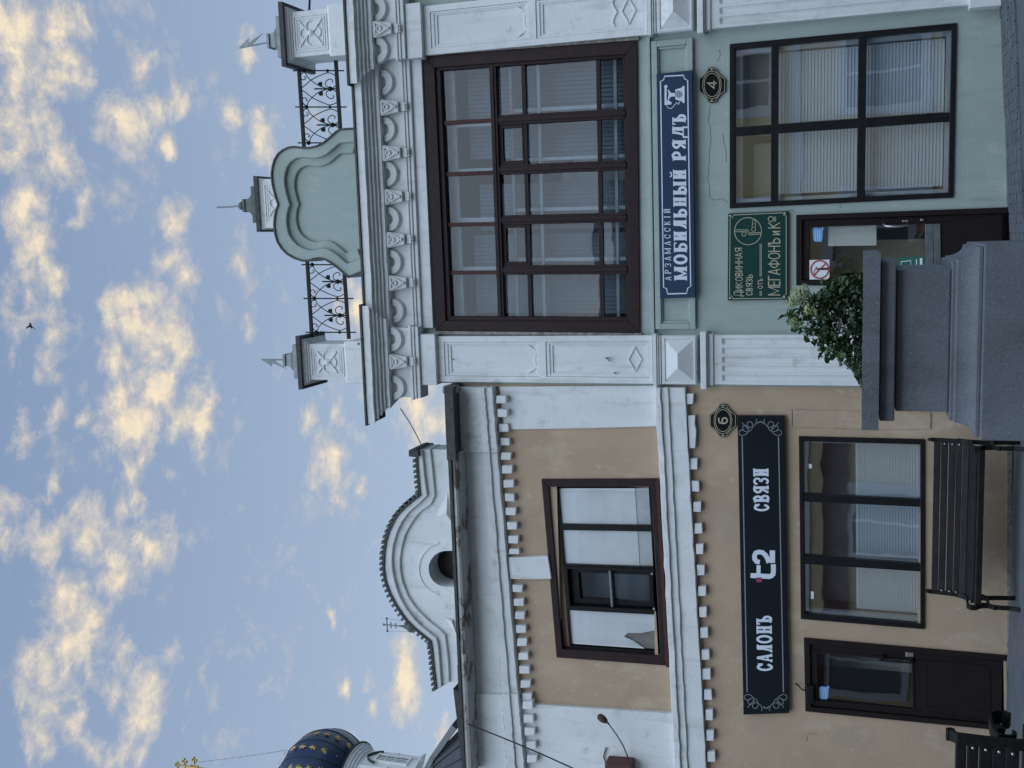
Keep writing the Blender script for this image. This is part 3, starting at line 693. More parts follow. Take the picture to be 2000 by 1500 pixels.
out = [(700, 252), (676, 253), (664, 254), (656, 259), (645, 269), (632, 280), (618, 287), (604, 290), (590, 290), (576, 288), (564, 289), (553, 294), (544, 301), (537, 312), (533, 325), (531, 340), (532, 355), (535, 370), (539, 385), (544, 400),
       (540, 410), (537, 425), (536, 440), (538, 456), (542, 471), (550, 484), (561, 495), (575, 503), (590, 508), (602, 508), (612, 504), (624, 503), (636, 506), (648, 513), (660, 522), (670, 531), (680, 540), (690, 536), (700, 532), (712, 527)]
def scaled(k, cx=668, cy=398): return [(cx + (x - cx) * k, cy + (y - cy) * k) for x, y in out]
in1, in2 = scaled(.825), scaled(.68)
G = bpy.data.objects.new('shaped_gable', None); C.objects.link(G); G.parent = GB; G.location = P(690, 398, 0) - GB.location
m = MB(); m.pprism(out, .02, .26); obj('gable_wall', m, greenp, G)
def band_between(a, b, ya, yb2, yback, parent, nm, mt, bev=0):
    m = MB(); secs = []
    for p, r in zip(a, b): secs.append([P(p[0], p[1], ya), P(r[0], r[1], yb2), P(r[0], r[1], yb2) + Vector((0, yback - yb2, 0)), P(p[0], p[1], ya) + Vector((0, yback - ya, 0))])
    m.loft(secs); return obj(nm, m, mt, parent, bevel=bev)
band_between(out, in1, -.10, -.09, .03, G, 'gable_rim', greenp, .012); band_between(in1, in2, -.045, -.02, .03, G, 'gable_fillet', greenp, .012)
m = MB(); pts = [P(x, y, -.12) for x, y in out]; secs = []
for i, p in enumerate(pts):
    a, b = pts[max(i - 1, 0)], pts[min(i + 1, len(pts) - 1)]; t = (b - a).normalized(); n = Vector((t.z, 0, -t.x)); n = -n if (p + n - P(668, 398, -.12)).length < (p - n - P(668, 398, -.12)).length else n
    secs.append([p + n * .002, p + n * .022, p + n * .022 + Vector((0, .40, 0)), p + n * .002 + Vector((0, .40, 0))])
m.loft(secs); obj('gable_flashing', m, flash, G)
p3, x3, z3 = pedestal('pedestal', 398, (600, 575, 515, 503), (.36, .33, .36, .25), .45, 'ball')
m = MB(); m.ball((x3, .45, z3 + .05), .062, 14, 10); obj('finial_ball', m, green_cap, p3, smooth=True)
m = MB(); m.tube([(x3, .45, z3 + .1), (x3 - .005, .45, z3 + .3), tuple(P(424, 405, .45))], .012, 6); obj('finial_spike', m, grey_metal, p3)

def railing(units, top, bot, label, yend):
    """units = px y limits of each scroll unit; top, bot = px lines of the rails at Y = .12"""
    Y = .12; root = thing('wrought_iron_railing', tuple(P(lerp(*[bot[0][0], bot[1][0]], .5), (units[0][0] + units[-1][1]) / 2, Y)), label, 'railing', 'wrought iron railings on the parapet')
    lx = lambda ln, y: lerp(ln[0][0], ln[1][0], (y - ln[0][1]) / (ln[1][1] - ln[0][1]))
    at = lambda y, v: P(lerp(lx(bot, y), lx(top, y), v), y, Y)
    y0, y1 = yend
    for nm, v, h in (('top_rail', 1.0, .045), ('bottom_rail', 0.0, .045)):
        m = MB(); m.strap([at(y0, v), at((y0 + y1) / 2, v), at(y1, v)], (0, 1, 0), .03, h); obj(nm, m, iron, root)
    ys = sorted({u[0] for u in units} | {u[1] for u in units})
    for y in ys:
        m = MB(); m.tube([at(y, -.2), at(y, .5), at(y, 1.16)], .009, 6); m.ball(at(y, .87), .03, 8, 5); m.ball(at(y, .24), .022, 8, 5); obj('spear_bar', m, iron, root)
    sm_ = lambda pts: [c for k in range(len(pts) - 1) for c in [((lambda p0, p1, p2, p3, t: tuple(.5 * (2 * p1[i] + (p2[i] - p0[i]) * t + (2 * p0[i] - 5 * p1[i] + 4 * p2[i] - p3[i]) * t * t + (3 * p1[i] - p0[i] - 3 * p2[i] + p3[i]) * t ** 3) for i in (0, 1)))(pts[max(k - 1, 0)], pts[k], pts[k + 1], pts[min(k + 2, len(pts) - 1)], j / 4)) for j in range(4)]] + [pts[-1]]
    A = sm_([(.5, 1), (.62, .84), (.75, .68), (.88, .42), (.94, .22), (.85, .03), (.67, 0), (.54, .10), (.53, .22), (.60, .31), (.70, .30), (.77, .2), (.73, .12), (.67, .14)])
    B = sm_([(.84, .87), (.80, .83), (.75, .88), (.77, .96), (.88, .96), (.96, .86), (.82, .78), (.68, .63), (.58, .48), (.52, .3), (.50, .2)])
    for (ya, yb) in units:
        m = MB(); m.tube([at((ya + yb) / 2, 0), at((ya + yb) / 2, .62)], .010, 6); m.ball(at((ya + yb) / 2, .2), .034, 8, 5); obj('short_spear', m, iron, root)
        for sgn in (1, -1):
            g = lambda u: lerp(ya, yb, u if sgn > 0 else 1 - u)
            m = MB(); m.tube([at(g(u), v) for u, v in A], .0065, 5); m.tube([at(g(u), v) for u, v in B], .0065, 5)
            c = at(g(.63), .46); m.ball(c, .03, 8, 5, (1, .4, 1.2)); m.tube([c, at(g(.70), .40)], [.018, .002], 5); m.tube([c, at(g(.56), .40)], [.016, .002], 5)
            obj('scroll', m, iron, root)
railing([(138, 209), (209, 279)], ((583, 122), (594, 290)), ((656, 120), (665, 255)), 'black scrolled iron railing between the green gable and the right pedestal', (118, 292))
railing([(517, 583), (583, 649)], ((600, 510), (609, 655)), ((673, 540), (681, 655)), 'black scrolled iron railing between the left pedestal and the green gable', (508, 662))

m = MB(); m.tube([P(604, 24, .12), P(605, -10, .12), P(606, -80, .12)], .016, 6); m.ball(P(604, 22, .12), .03, 8, 5); tag(obj('parapet_rail', m, iron, org=P(605, 0, .12)), 'dark iron rail running off from the right pedestal at the frame edge', 'railing')
# ================================================================== ochre building
OB = thing('ochre_building', (-4.6, 0, 0), 'ochre plastered building with white dentil bands and a curved white gable', 'building')
q_ou = Quad((1087, 1284), (1057.5, 936), (1282, 935), (1302, 1300), -.03)
q_ol = Quad((1564, 1209), (1560, 852), (1806, 858), (1806, 1229), -.02)
q_od = Quad((1573, 1389), (1570, 1246), (1962, 1280), (1964, 1427), -.02)
OX0 = -11.0; OX1 = GX0 + .019; OZT = Z(906, 1362) - .02
wall_grid('wall', OX0, OX1, -.3, OZT, [hole_of(q_ou, .06), hole_of(q_ol), (hole_of(q_od, .03)[0], hole_of(q_od, .03)[1], .05, hole_of(q_od)[3])], 0.0, orangep, OB, .32)
body = MB(); xa, xb, za, zb, ya, yb = OX0, OX1 - .002, -.3, OZT, .32, 8.0
body.add([(xa, ya, za), (xa, yb, za), (xa, yb, zb), (xa, ya, zb), (xb, ya, za), (xb, yb, za), (xb, yb, zb), (xb, ya, zb)], [(0, 1, 2, 3), (4, 5, 6, 7), (1, 5, 6, 2)])
body.add([(xa, .0, zb), (xb, .0, zb), (xb, 4.2, zb + 1.3), (xa, 4.2, zb + 1.3), (xb, yb, zb), (xa, yb, zb)], [(0, 1, 2, 3), (3, 2, 4, 5)])
obj('roof', body, slate_metal, OB)
rm = MB()
for (a, b, c, d) in ((-6.9, -2.6, 4.0, 6.2), (-6.4, -2.5, -.25, 3.0)):
    rm.add([(a, .42, c), (b, .42, c), (b, .42, d), (a, .42, d), (a, 3.2, c), (b, 3.2, c), (b, 3.2, d), (a, 3.2, d)], [(4, 5, 6, 7), (0, 4, 7, 3), (1, 5, 6, 2), (0, 1, 5, 4), (3, 2, 6, 7)])
obj('room_wall', rm, roomm, OB)
# ---- crowning cornice in three runs (the two ends stand a little forward)
def along(a, b, y, ya=900.0, yb=1340.0): return lerp(a, b, (y - ya) / (yb - ya))
def oc_prof(y, dY, which):
    if which == 'cove': return [(along(886, 906, y), y, -.085 + dY), (along(947, 979, y), y, -.085 + dY)]
    if which == 'b1': return [(along(945, 978.5, y), y, -.155 + dY), (along(957.5, 993.5, y), y, -.145 + dY)]
    return [(along(957, 993, y), y, -.115 + dY), (along(973, 1010.5, y), y, -.108 + dY)]
for (ya, yb, dY) in ((757, 884, -.05), (884, 1356, 0), (1356, 1512, -.05)):
    for wch, nm in (('cove', 'cornice_cove'), ('b1', 'cornice_fillet'), ('b2', 'cornice_fillet')):
        obj(nm, rails(oc_prof(ya, dY, wch), oc_prof(yb, dY, wch), 24, .005, .1), white, OB, bevel=.008)
# white pilaster strips and keystone
def strip(px, Y, nm, back=.02):
    m = MB(); m.pprism(px, Y, back); return obj(nm, m, white, OB, bevel=.01)
strip([(975, 755), (1284, 753), (1282, 833), (1140, 837), (1000, 839), (985, 840)], -.03, 'pilaster_strip')
strip([(1012, 1376), (1034, 1375), (1100, 1380), (1180, 1385), (1313, 1394), (1330, 1520), (1012, 1520)], -.06, 'pilaster_strip')
strip([(992, 1089), (1032, 1088), (1070, 1086), (1077, 1131), (1040, 1132), (996, 1131)], -.07, 'keystone')
# dentils, each its own block
def dentil(x, y, w, h, Yf):
    m = MB(); j = lambda: jit(.9)
    m.pprism([(x - w / 2 + j(), y + h / 2 + j()), (x - w / 2 + j(), y - h / 2 + j()), (x + w / 2 + j(), y - h / 2 + j()), (x + w / 2 + j(), y + h / 2 + j())], Yf, .01); return obj('dentil', m, white, OB, bevel=.006)
for y in (780, 807, 836, 863, 891, 917, 945, 972, 999, 1027, 1054, 1077, 1150, 1177, 1202, 1229, 1255, 1282, 1309, 1336, 1362, 1378, 1404, 1429, 1456, 1482):
    e = -.05 if y < 830 or y > 1365 else 0
    dentil(along(983.5, 1026.5, y, 836, 1336), y, 19, 14.5 if y != 1077 else 10, -.085 + e)
for y in (990, 1032, 1072, 1114, 1155, 1196, 1236, 1279, 1317, 1357, 1397, 1437, 1478): dentil(along(1364, 1382.5, y, 1032, 1357), y, 15, 20, -.07)
for y in (779, 906, 950): dentil(along(1347, 1358, y, 779, 950), y, 14.5, 21, -.07)
m = MB(); m.pprism([(1343, 812), (1358, 811), (1357, 828), (1360, 842), (1359, 856), (1358, 875), (1347, 876)], -.07, .01); obj('dentil', m, white, OB, bevel=.006)
# string course of three fascias
for (a0, a1, b0, b1, Y) in ((1279, 1289.5, 1311, 1322.5, -.16), (1289, 1304.5, 1322, 1336.5, -.125), (1304, 1337.5, 1336, 1371.5, -.095)):
    f = lambda c, d, y: along(c, d, y, 760, 1367)
    obj('string_course', rails([(f(a0, b0, 757), 757, Y), (f(a1, b1, 757), 757, Y)], [(f(a0, b0, 1512), 1512, Y), (f(a1, b1, 1512), 1512, Y)], 40, .005, .02), white, OB, bevel=.008)
# gutter and eaves
m = MB(); n = 12; secs = []
gut_px = lambda y: (along(880.5, 899, y, 885, 1362), along(893, 916, y, 885, 1362))
secs = []
for k in range(31):
    y = lerp(886, 1515, k / 30); a, b = gut_px(y); t, bo = P(a, y, -.40), P(b, y, -.40); c = (t + bo) / 2; r = (t.z - bo.z) / 2
    secs.append([Vector((c.x, -.36 - .055 * math.cos(q), c.z + r * math.sin(q) + jit(.002))) for q in (1.57, 1.0, .4, -.2, -.8, -1.4)] + [Vector((c.x, -.10, c.z - r * .9)), Vector((c.x, -.10, c.z + r))])
m.loft(secs); obj('gutter', m, gutterm, OB)
m = MB()
for (ya, yb, xa0, xa1, xb0, xb1, Y) in ((757, 899, 867, 884, 873, 890, -.44), (880, 1300, 874, 880, 894, 899, -.43), (1300, 1515, 893, 899, 904, 909, -.43)):
    a = [P(xa1, ya, Y), P(xb1, yb, Y), P(xb0, yb, Y), P(xa0, ya, Y)]; m.hexa(a, [Vector((p.x, -.02, p.z + .05)) for p in a])
    o = obj('eave_flashing', m, flash, OB); m = MB()
m.box(X(868, 768, -.2), X(868, 752, -.2), -.3, -.1, Z(895, 760, -.2), Z(868, 760, -.2)); obj('broken_corner', m, rough_plaster, OB, bevel=.03)
# ---- curved gable
def resample(pts, n):
    L = [0]
    for a, b in zip(pts, pts[1:]): L.append(L[-1] + math.hypot(a[0] - b[0], a[1] - b[1]))
    outp = []; k = 0
    for i in range(n):
        d = L[-1] * i / (n - 1)
        while k < len(L) - 2 and L[k + 1] < d: k += 1
        t = (d - L[k]) / (L[k + 1] - L[k]); outp.append((lerp(pts[k][0], pts[k + 1][0], t), lerp(pts[k][1], pts[k + 1][1], t)))
    return outp
O3 = ([(816, 880), (815, 900), (818, 935), (821, 969)], [(821, 969), (806, 980), (792, 992), (778, 1006), (768, 1022), (760, 1040), (754, 1060), (751, 1084), (750, 1112), (754, 1136), (763, 1160), (776, 1184), (792, 1208), (812, 1228), (842, 1252)], [(842, 1252), (845, 1275), (848, 1305), (853, 1347)])
A3 = ([(824, 879), (829, 932), (834, 968)], [(834, 968), (816, 986), (800, 999), (785, 1019), (774, 1042), (767, 1068), (765, 1090), (766, 1112), (770, 1134), (778, 1160), (790, 1184), (806, 1206), (820, 1221), (852, 1247)], [(852, 1247), (856, 1262), (858, 1290), (862, 1342)])
B3 = ([(840, 878), (844, 912), (849, 968)], [(849, 968), (842, 985), (820, 1000), (805, 1020), (792, 1042), (785, 1066), (781, 1090), (781, 1110), (785, 1134), (796, 1164), (812, 1188), (836, 1212), (858, 1229), (869, 1240)], [(869, 1240), (873, 1270), (876, 1300), (877, 1332)])
full = lambda s3: resample(s3[0], 8)[:-1] + resample(s3[1], 34)[:-1] + resample(s3[2], 9)
Og, Ag, Bg = full(O3), full(A3), full(B3)
G2 = bpy.data.objects.new('curved_gable', None); C.objects.link(G2); G2.parent = OB; G2.location = P(880, 1110, 0) - OB.location
band_between(Og, Ag, -.14, -.135, .30, G2, 'gable_rim', white, .01); band_between(Ag, Bg, -.09, -.085, .29, G2, 'gable_fillet', white, .01)
cx, cy, cr = 871, 1111, 35
arcp = [(cx - cr * math.cos(t) * .97, cy - cr * math.sin(t)) for t in [-1.5 + 3.0 * k / 18 for k in range(19)]]   # from left to right over the top
tym = Bg + [(905, 1332), (905, 1146)] + arcp + [(897, 1075), (893, 878)]
# the tympanum with the round opening cut through it
m = MB(); m.pprism(tym, -.045, .28); obj('tympanum', m, white, G2)
m = MB(); m.pprism([(925, 1330), (925, 880), (845, 880), (845, 1000), (800, 1050), (792, 1111), (800, 1170), (860, 1240), (880, 1330)], .45, .5); obj('attic_back', m, rough_plaster, G2)
m = MB(); m.strap([P(cx - 53 * math.cos(t), cy - 53 * math.sin(t), -.045) for t in [-1.3 + 2.6 * k / 24 for k in range(25)]], (0, 1, 0), .02, .022); obj('opening_ring', m, white, G2)
m = MB(); a = [P(cx + 8 - 30 * math.cos(t), cy - 6 - 30 * math.sin(t), .30) for t in [2 * math.pi * k / 20 for k in range(20)]]; m.prism(a, .33); obj('opening_dark_disc', m, flash, G2)  # dark disc stands in for the shade deep inside the opening
for px, apex in (([(874, 962), (850, 1008), (884, 1024)], (872, 1004)), ([(868, 1206), (884, 1209), (892, 1241)], (882, 1214))):
    m = MB(); b3 = [P(x, y, -.046) for x, y in px]; ap = P(apex[0], apex[1], -.10); m.add(b3 + [ap], [(0, 1, 3), (1, 2, 3), (2, 0, 3)]); obj('wing_relief', m, white, G2)
m = MB(); secs = []
for i, (x, y) in enumerate(Og):
    a, b = Og[max(i - 1, 0)], Og[min(i + 1, len(Og) - 1)]; tx, ty = b[0] - a[0], b[1] - a[1]; l_ = math.hypot(tx, ty); nx, ny = -ty / l_, tx / l_
    nx, ny = (nx, ny) if nx < 0 else (-nx, -ny)
    p0, p1 = P(x, y, -.16), P(x + nx * 4.0, y + ny * 4.0, -.16); secs.append([p0, p1, p1 + Vector((0, .5, 0)), p0 + Vector((0, .5, 0))])
m.loft(secs); obj('gable_flashing', m, flash, G2)
tile_pts = resample([p for p in Og], 52)
for i, (x, y) in enumerate(tile_pts):
    a, b = tile_pts[max(i - 1, 0)], tile_pts[min(i + 1, 51)]; tx, ty = b[0] - a[0], b[1] - a[1]; l_ = math.hypot(tx, ty); tx /= l_; ty /= l_; nx, ny = -ty, tx
    if nx > 0: nx, ny = -nx, -ny
    m = MB(); c = lambda u, v: (x + nx * u + tx * v, y + ny * u + ty * v)
    w = 2.3 + jit(.3); m.pprism([c(4.2, -w), c(9.5 + jit(.6), -w * 1.2), c(9.8 + jit(.6), w * 1.2), c(4.2, w)], -.165, .30); obj('cap_tile', m, green_cap, G2)
m = MB(); m.box(X(812, 886, 0), X(812, 874, 0), -.2, .34, Z(828, 880, 0), Z(810, 880, 0)); obj('gable_end_cap', m, flash, G2)
# ---- upper window
q = q_ou; S_, T_ = q.S, q.T
w = window('upper_window', q, (0, 1, 0, 1), (.05, .958, .06, .952), wood, -.035, .12, OB, 'brown framed upper window papered over in white, one sash open')
m = MB(); q.ring(m, (.04, .966, .115, .955), (.062, .952, .135, .925), .03, .09); q.bar(m, .05, .96, .925, .95, .0, .1); obj('inner_frame', m, black, w, bevel=.004)
m = MB(); q.bar(m, .05, .96, .055, .115, .08, .11); obj('packing_board', m, orangep, w)
# coordinates of panes in (s, t)
ps = [(S_(1170, 1262), S_(1170, 1196)), (S_(1170, 1186), S_(1170, 1112)), (S_(1170, 1104), S_(1170, 1037)), (S_(1170, 1025), S_(1170, 960))]
for k in range(3):
    m = MB(); a, b = ps[k][1], ps[k + 1][0]; q.bar(m, a, b, .135, .925, .025, .09); obj('mullion', m, black, w, bevel=.003)
for k in (0, 2, 3):
    a, b = ps[k]; m = MB(); q.bar(m, a - .01, b + .01, .13, .93, .064, .07)
    if k in (2, 3):
        m = MB(); q.bar(m, a - .01, b + .01, .13, .80, .064, .07); o = obj('paper', m, paper, w)
        m = MB(); q.bar(m, a - .01, b + .01, .80, .93, .072, .078); obj('paper', m, sillm, w)
    else:
        m = MB(); m.prism([q.pt(u, t, .064) for u, t in ((a - .01, .13), (a - .01, .80), (a + .03, .70), (a + .05, .62), (a + .07, .66), (a + .075, .78), (a + .1, .93), (b + .01, .93), (b + .01, .13))], .07); obj('paper', m, paper, w)
    pane(q, w, a, b, .135, .925, .05, glass_clear, .01)
a, b = ps[1]; m = MB(); q.ring(m, (a - .012, b + .012, .13, .935), (a + .0, b - .0, .16, .91), .0, .06); obj('open_sash', m, black, w, bevel=.004)
m = MB(); q.ring(m, (a + .004, b - .004, .165, .905), (a + .03, b - .03, .24, .87), .09, .16); q.bar(m, a + .03, b - .03, .535, .555, .09, .15); obj('inner_casement', m, black, w)
m = MB(); q.bar(m, a + .004, b - .004, .53, .548, .01, .05); obj('glazing_bar', m, grey_metal, w)
m = MB(); q.bar(m, a + .03, b - .03, .57, .60, .17, .19); obj('inner_bar', m, sashw, w)
pane(q, w, a + .03, b - .03, .24, .87, .12, glass_old, .06)
m = MB(); q.bar(m, ps[0][0] - .01, ps[0][1] + .01, .13, .93, .085, .09); obj('torn_lining', m, backm, w)
m = MB(); q.bar(m, a - .01, b + .01, .13, .93, .45, .46); obj('inner_lining', m, blindg, w)
for s in (a + .01, b - .01):
    m = MB(); m.ball(q.pt(s, .915, -.012), .016, 8, 5); obj('hinge', m, sashw, w)
m = MB(); m.tube([q.pt(a + .01, .915, -.012), q.pt(b - .01, .915, -.012)], .006, 5); obj('hinge_rod', m, black, w)
m = MB(); q.bar(m, .0, 1.0, 1.001, 1.03, -.09, .0); obj('sill', m, wood2, w, bevel=.005)
# ---- lower shop window
q = q_ol; S_, T_ = q.S, q.T
w = window('shop_window', q, (0, 1, 0, 1), (.027, .973, .036, .966), black, -.025, .06, OB, 'black framed shop window of three tall panes reflecting the street')
bars = [((S_(1573, 1100), S_(1573, 1085))), ((S_(1573, 978), S_(1573, 964)))]
for a, b in bars:
    m = MB(); q.bar(m, a, b, .03, .97, -.02, .055); obj('mullion', m, black, w, bevel=.003)
es = [(.027, bars[0][0]), (bars[0][1], bars[1][0]), (bars[1][1], .973)]
for a, b in es: pane(q, w, a, b, .036, .966, .03, glass, .030 + .003 * jit(1))
m = MB(); q.ring(m, (.0, 1.0, .0, 1.0), (.04, .96, .04, .955), .085, .18); obj('reveal_lining', m, sillm, w)
m = MB()
for k in range(22):
    t = .46 + k * .0225 - .002
    for s0, s1 in ((.05, .33), (.345, .64), (.66, .95)): m.add([q.pt(s0, t + .0245, .20), q.pt(s1, t + .0245, .20), q.pt(s1, t, .212), q.pt(s0, t, .212)], [(0, 1, 2, 3)])
tag(obj('venetian_blind', m, blindm, w), kind='stuff')
m = MB(); q.bar(m, .04, .96, .03, .97, .5, .52); obj('backing_panel', m, backm, w)  # grey panel added behind the panes, its tone standing in for reflected brightness
for (x, y, hh) in ((1583, 911, 10), (1587, 1164, 17)):
    m = MB(); s, t = S_(x, y), T_(x, y); q.bar(m, s - .012 * hh / 10, s + .012 * hh / 10, t - .012, t + .012, .026, .028); obj('hanging_tag', m, stick_white, w)
# ---- door
q = q_od; S_, T_ = q.S, q.T
d = bpy.data.objects.new('door', None); C.objects.link(d); d.parent = OB; d.location = q.pt(.5, 1, 0) - OB.location; d['label'] = 'dark brown door glazed in its upper half, at the left end of the ochre front'
m = MB(); q.ring(m, (0, 1, 0, 1.01), (.07, .93, .03, 1.01), -.03, .12); obj('door_frame', m, doorm, d, bevel=.004)
gl, gr, gt, gb_ = S_(1690, 1377), S_(1690, 1284), T_(1598, 1320), T_(1787, 1340)
m = MB(); q.ring(m, (.075, .925, .034, .998), (gl, gr, gt, gb_), .0, .06); obj('door_leaf', m, doorm, d, bevel=.006)
m = MB(); q.ring(m, (gl - .03, gr + .03, gt - .012, gb_ + .012), (gl, gr, gt, gb_), -.01, .0); obj('glazing_bead', m, doorm, d, bevel=.003)
m = MB(); q.ring(m, (gl - .02, gr + .03, gb_ + .05, .93), (gl + .06, gr - .05, gb_ + .075, .905), -.008, .0); q.bar(m, gl + .06, gr - .05, gb_ + .076, .904, -.004, .0); obj('door_panel', m, doorm, d, bevel=.003)
pane(q, d, gl, gr, gt, gb_, .03, glass_door, .012)
m = MB(); s = S_(1755, 1290); q.bar(m, s - .012, s + .012, T_(1722, 1288), T_(1789, 1288), -.06, -.045)
for x in (1730, 1785): q.bar(m, s - .01, s + .06, T_(x, 1288) - .008, T_(x, 1288) + .008, -.0449, .0)
obj('door_handle', m, black, d, bevel=.003)
m = MB(); s = S_(1782, 1279); q.bar(m, s - .035, s + .035, T_(1775, 1279), T_(1790, 1279), -.014, .0); obj('keyhole', m, steel, d, bevel=.004)
m = MB(); q.bar(m, .14, .38, T_(1576, 1360), T_(1590, 1360), -.075, -.031); obj('door_closer', m, black, d, bevel=.005)
m = MB(); m.tube([q.pt(.30, .0, -.05), q.pt(.34, -.015, -.11), q.pt(.36, -.035, -.05), q.pt(.36, -.05, -.01)], .009, 5); obj('closer_arm', m, black, d)
m = MB(); q.bar(m, .01, .99, 1.012, 1.045, -.04, .2); obj('threshold', m, rough_plaster, d, bevel=.01)
m = MB(); q.bar(m, .3, 1.3, .0, 1.0, .8, .82); obj('shop_partition', m, roomm, d)
# slightly raised plaster field round the shop window, foot of the wall
m = MB()
for a in ([(1541, 800), (1547, 800), (1547, 833), (1541, 830)], ): m.pprism(a, -.012, .005)
obj('plaster_patch', m, orangep, OB, bevel=.004)
m = MB(); m.pprism([(1551, 862), (1551, 801), (1549, 799), (1815, 803), (1818, 836), (1700, 838), (1560, 834)][:0] or [(1549, 800), (1818, 806), (1818, 838), (1700, 839), (1600, 835), (1549, 834)], -.014, .005); obj('plaster_field', m, orangep, OB, bevel=.006)
m = MB(); m.strap([P(x, y, -.012) for x, y in ((1971, 850), (1972, 950), (1971, 1050), (1972, 1150), (1971, 1278))], (0, 1, 0), .03, .05); obj('wall_foot', m, rough_plaster, OB)
m = MB(); m.strap([P(x, y, -.012) for x, y in ((1966, 1428), (1971, 1460), (1972, 1512))], (0, 1, 0), .03, .05); obj('wall_foot', m, rough_plaster, OB)
m = MB(); m.strap([P(x, y, -.012) for x, y in ((1972, 404), (1971, 300), (1968, 200), (1966, 100), (1960, 40))], (0, 1, 0), .03, .06); obj('wall_foot', m, rough_plaster, GB)
crack([(1576, 1438), (1576, 1450)], .008, OB); crack([(1575, 1433), (1600, 1434)], .004, OB)
crack([(868, 752), (880, 756), (900, 757), (930, 756), (960, 758), (1000, 757), (1060, 758)], .014, OB)

crack([(1060, 758), (1120, 757), (1190, 759), (1275, 757)], .010, OB); crack([(1042, 756), (1072, 755)], .03, OB); crack([(1088, 758), (1100, 757)], .02, OB)
crack([(1283, 935), (1290, 1000)], .02, OB); crack([(1303, 1282), (1306, 1300)], .02, OB)
for (x, y, r_) in ((1186, 700, 5), (1190, 704, 3), (1202, 728, 4), (885, 702, 3), (700, 672, 4), (1361, 728, 4), (1297, 728, 4), (1400, 712, 2)):
    m = MB(); a_ = [P(x + r_ * rng0 * math.cos(t), y + r_ * .7 * rng0 * math.sin(t), -.103 if x > 800 else -.24) for t, rng0 in [(k * .785, .6 + .5 * random.random()) for k in range(8)]]; m.prism(a_, a_[0].y + .004); obj('chip', m, rough_plaster, GB)
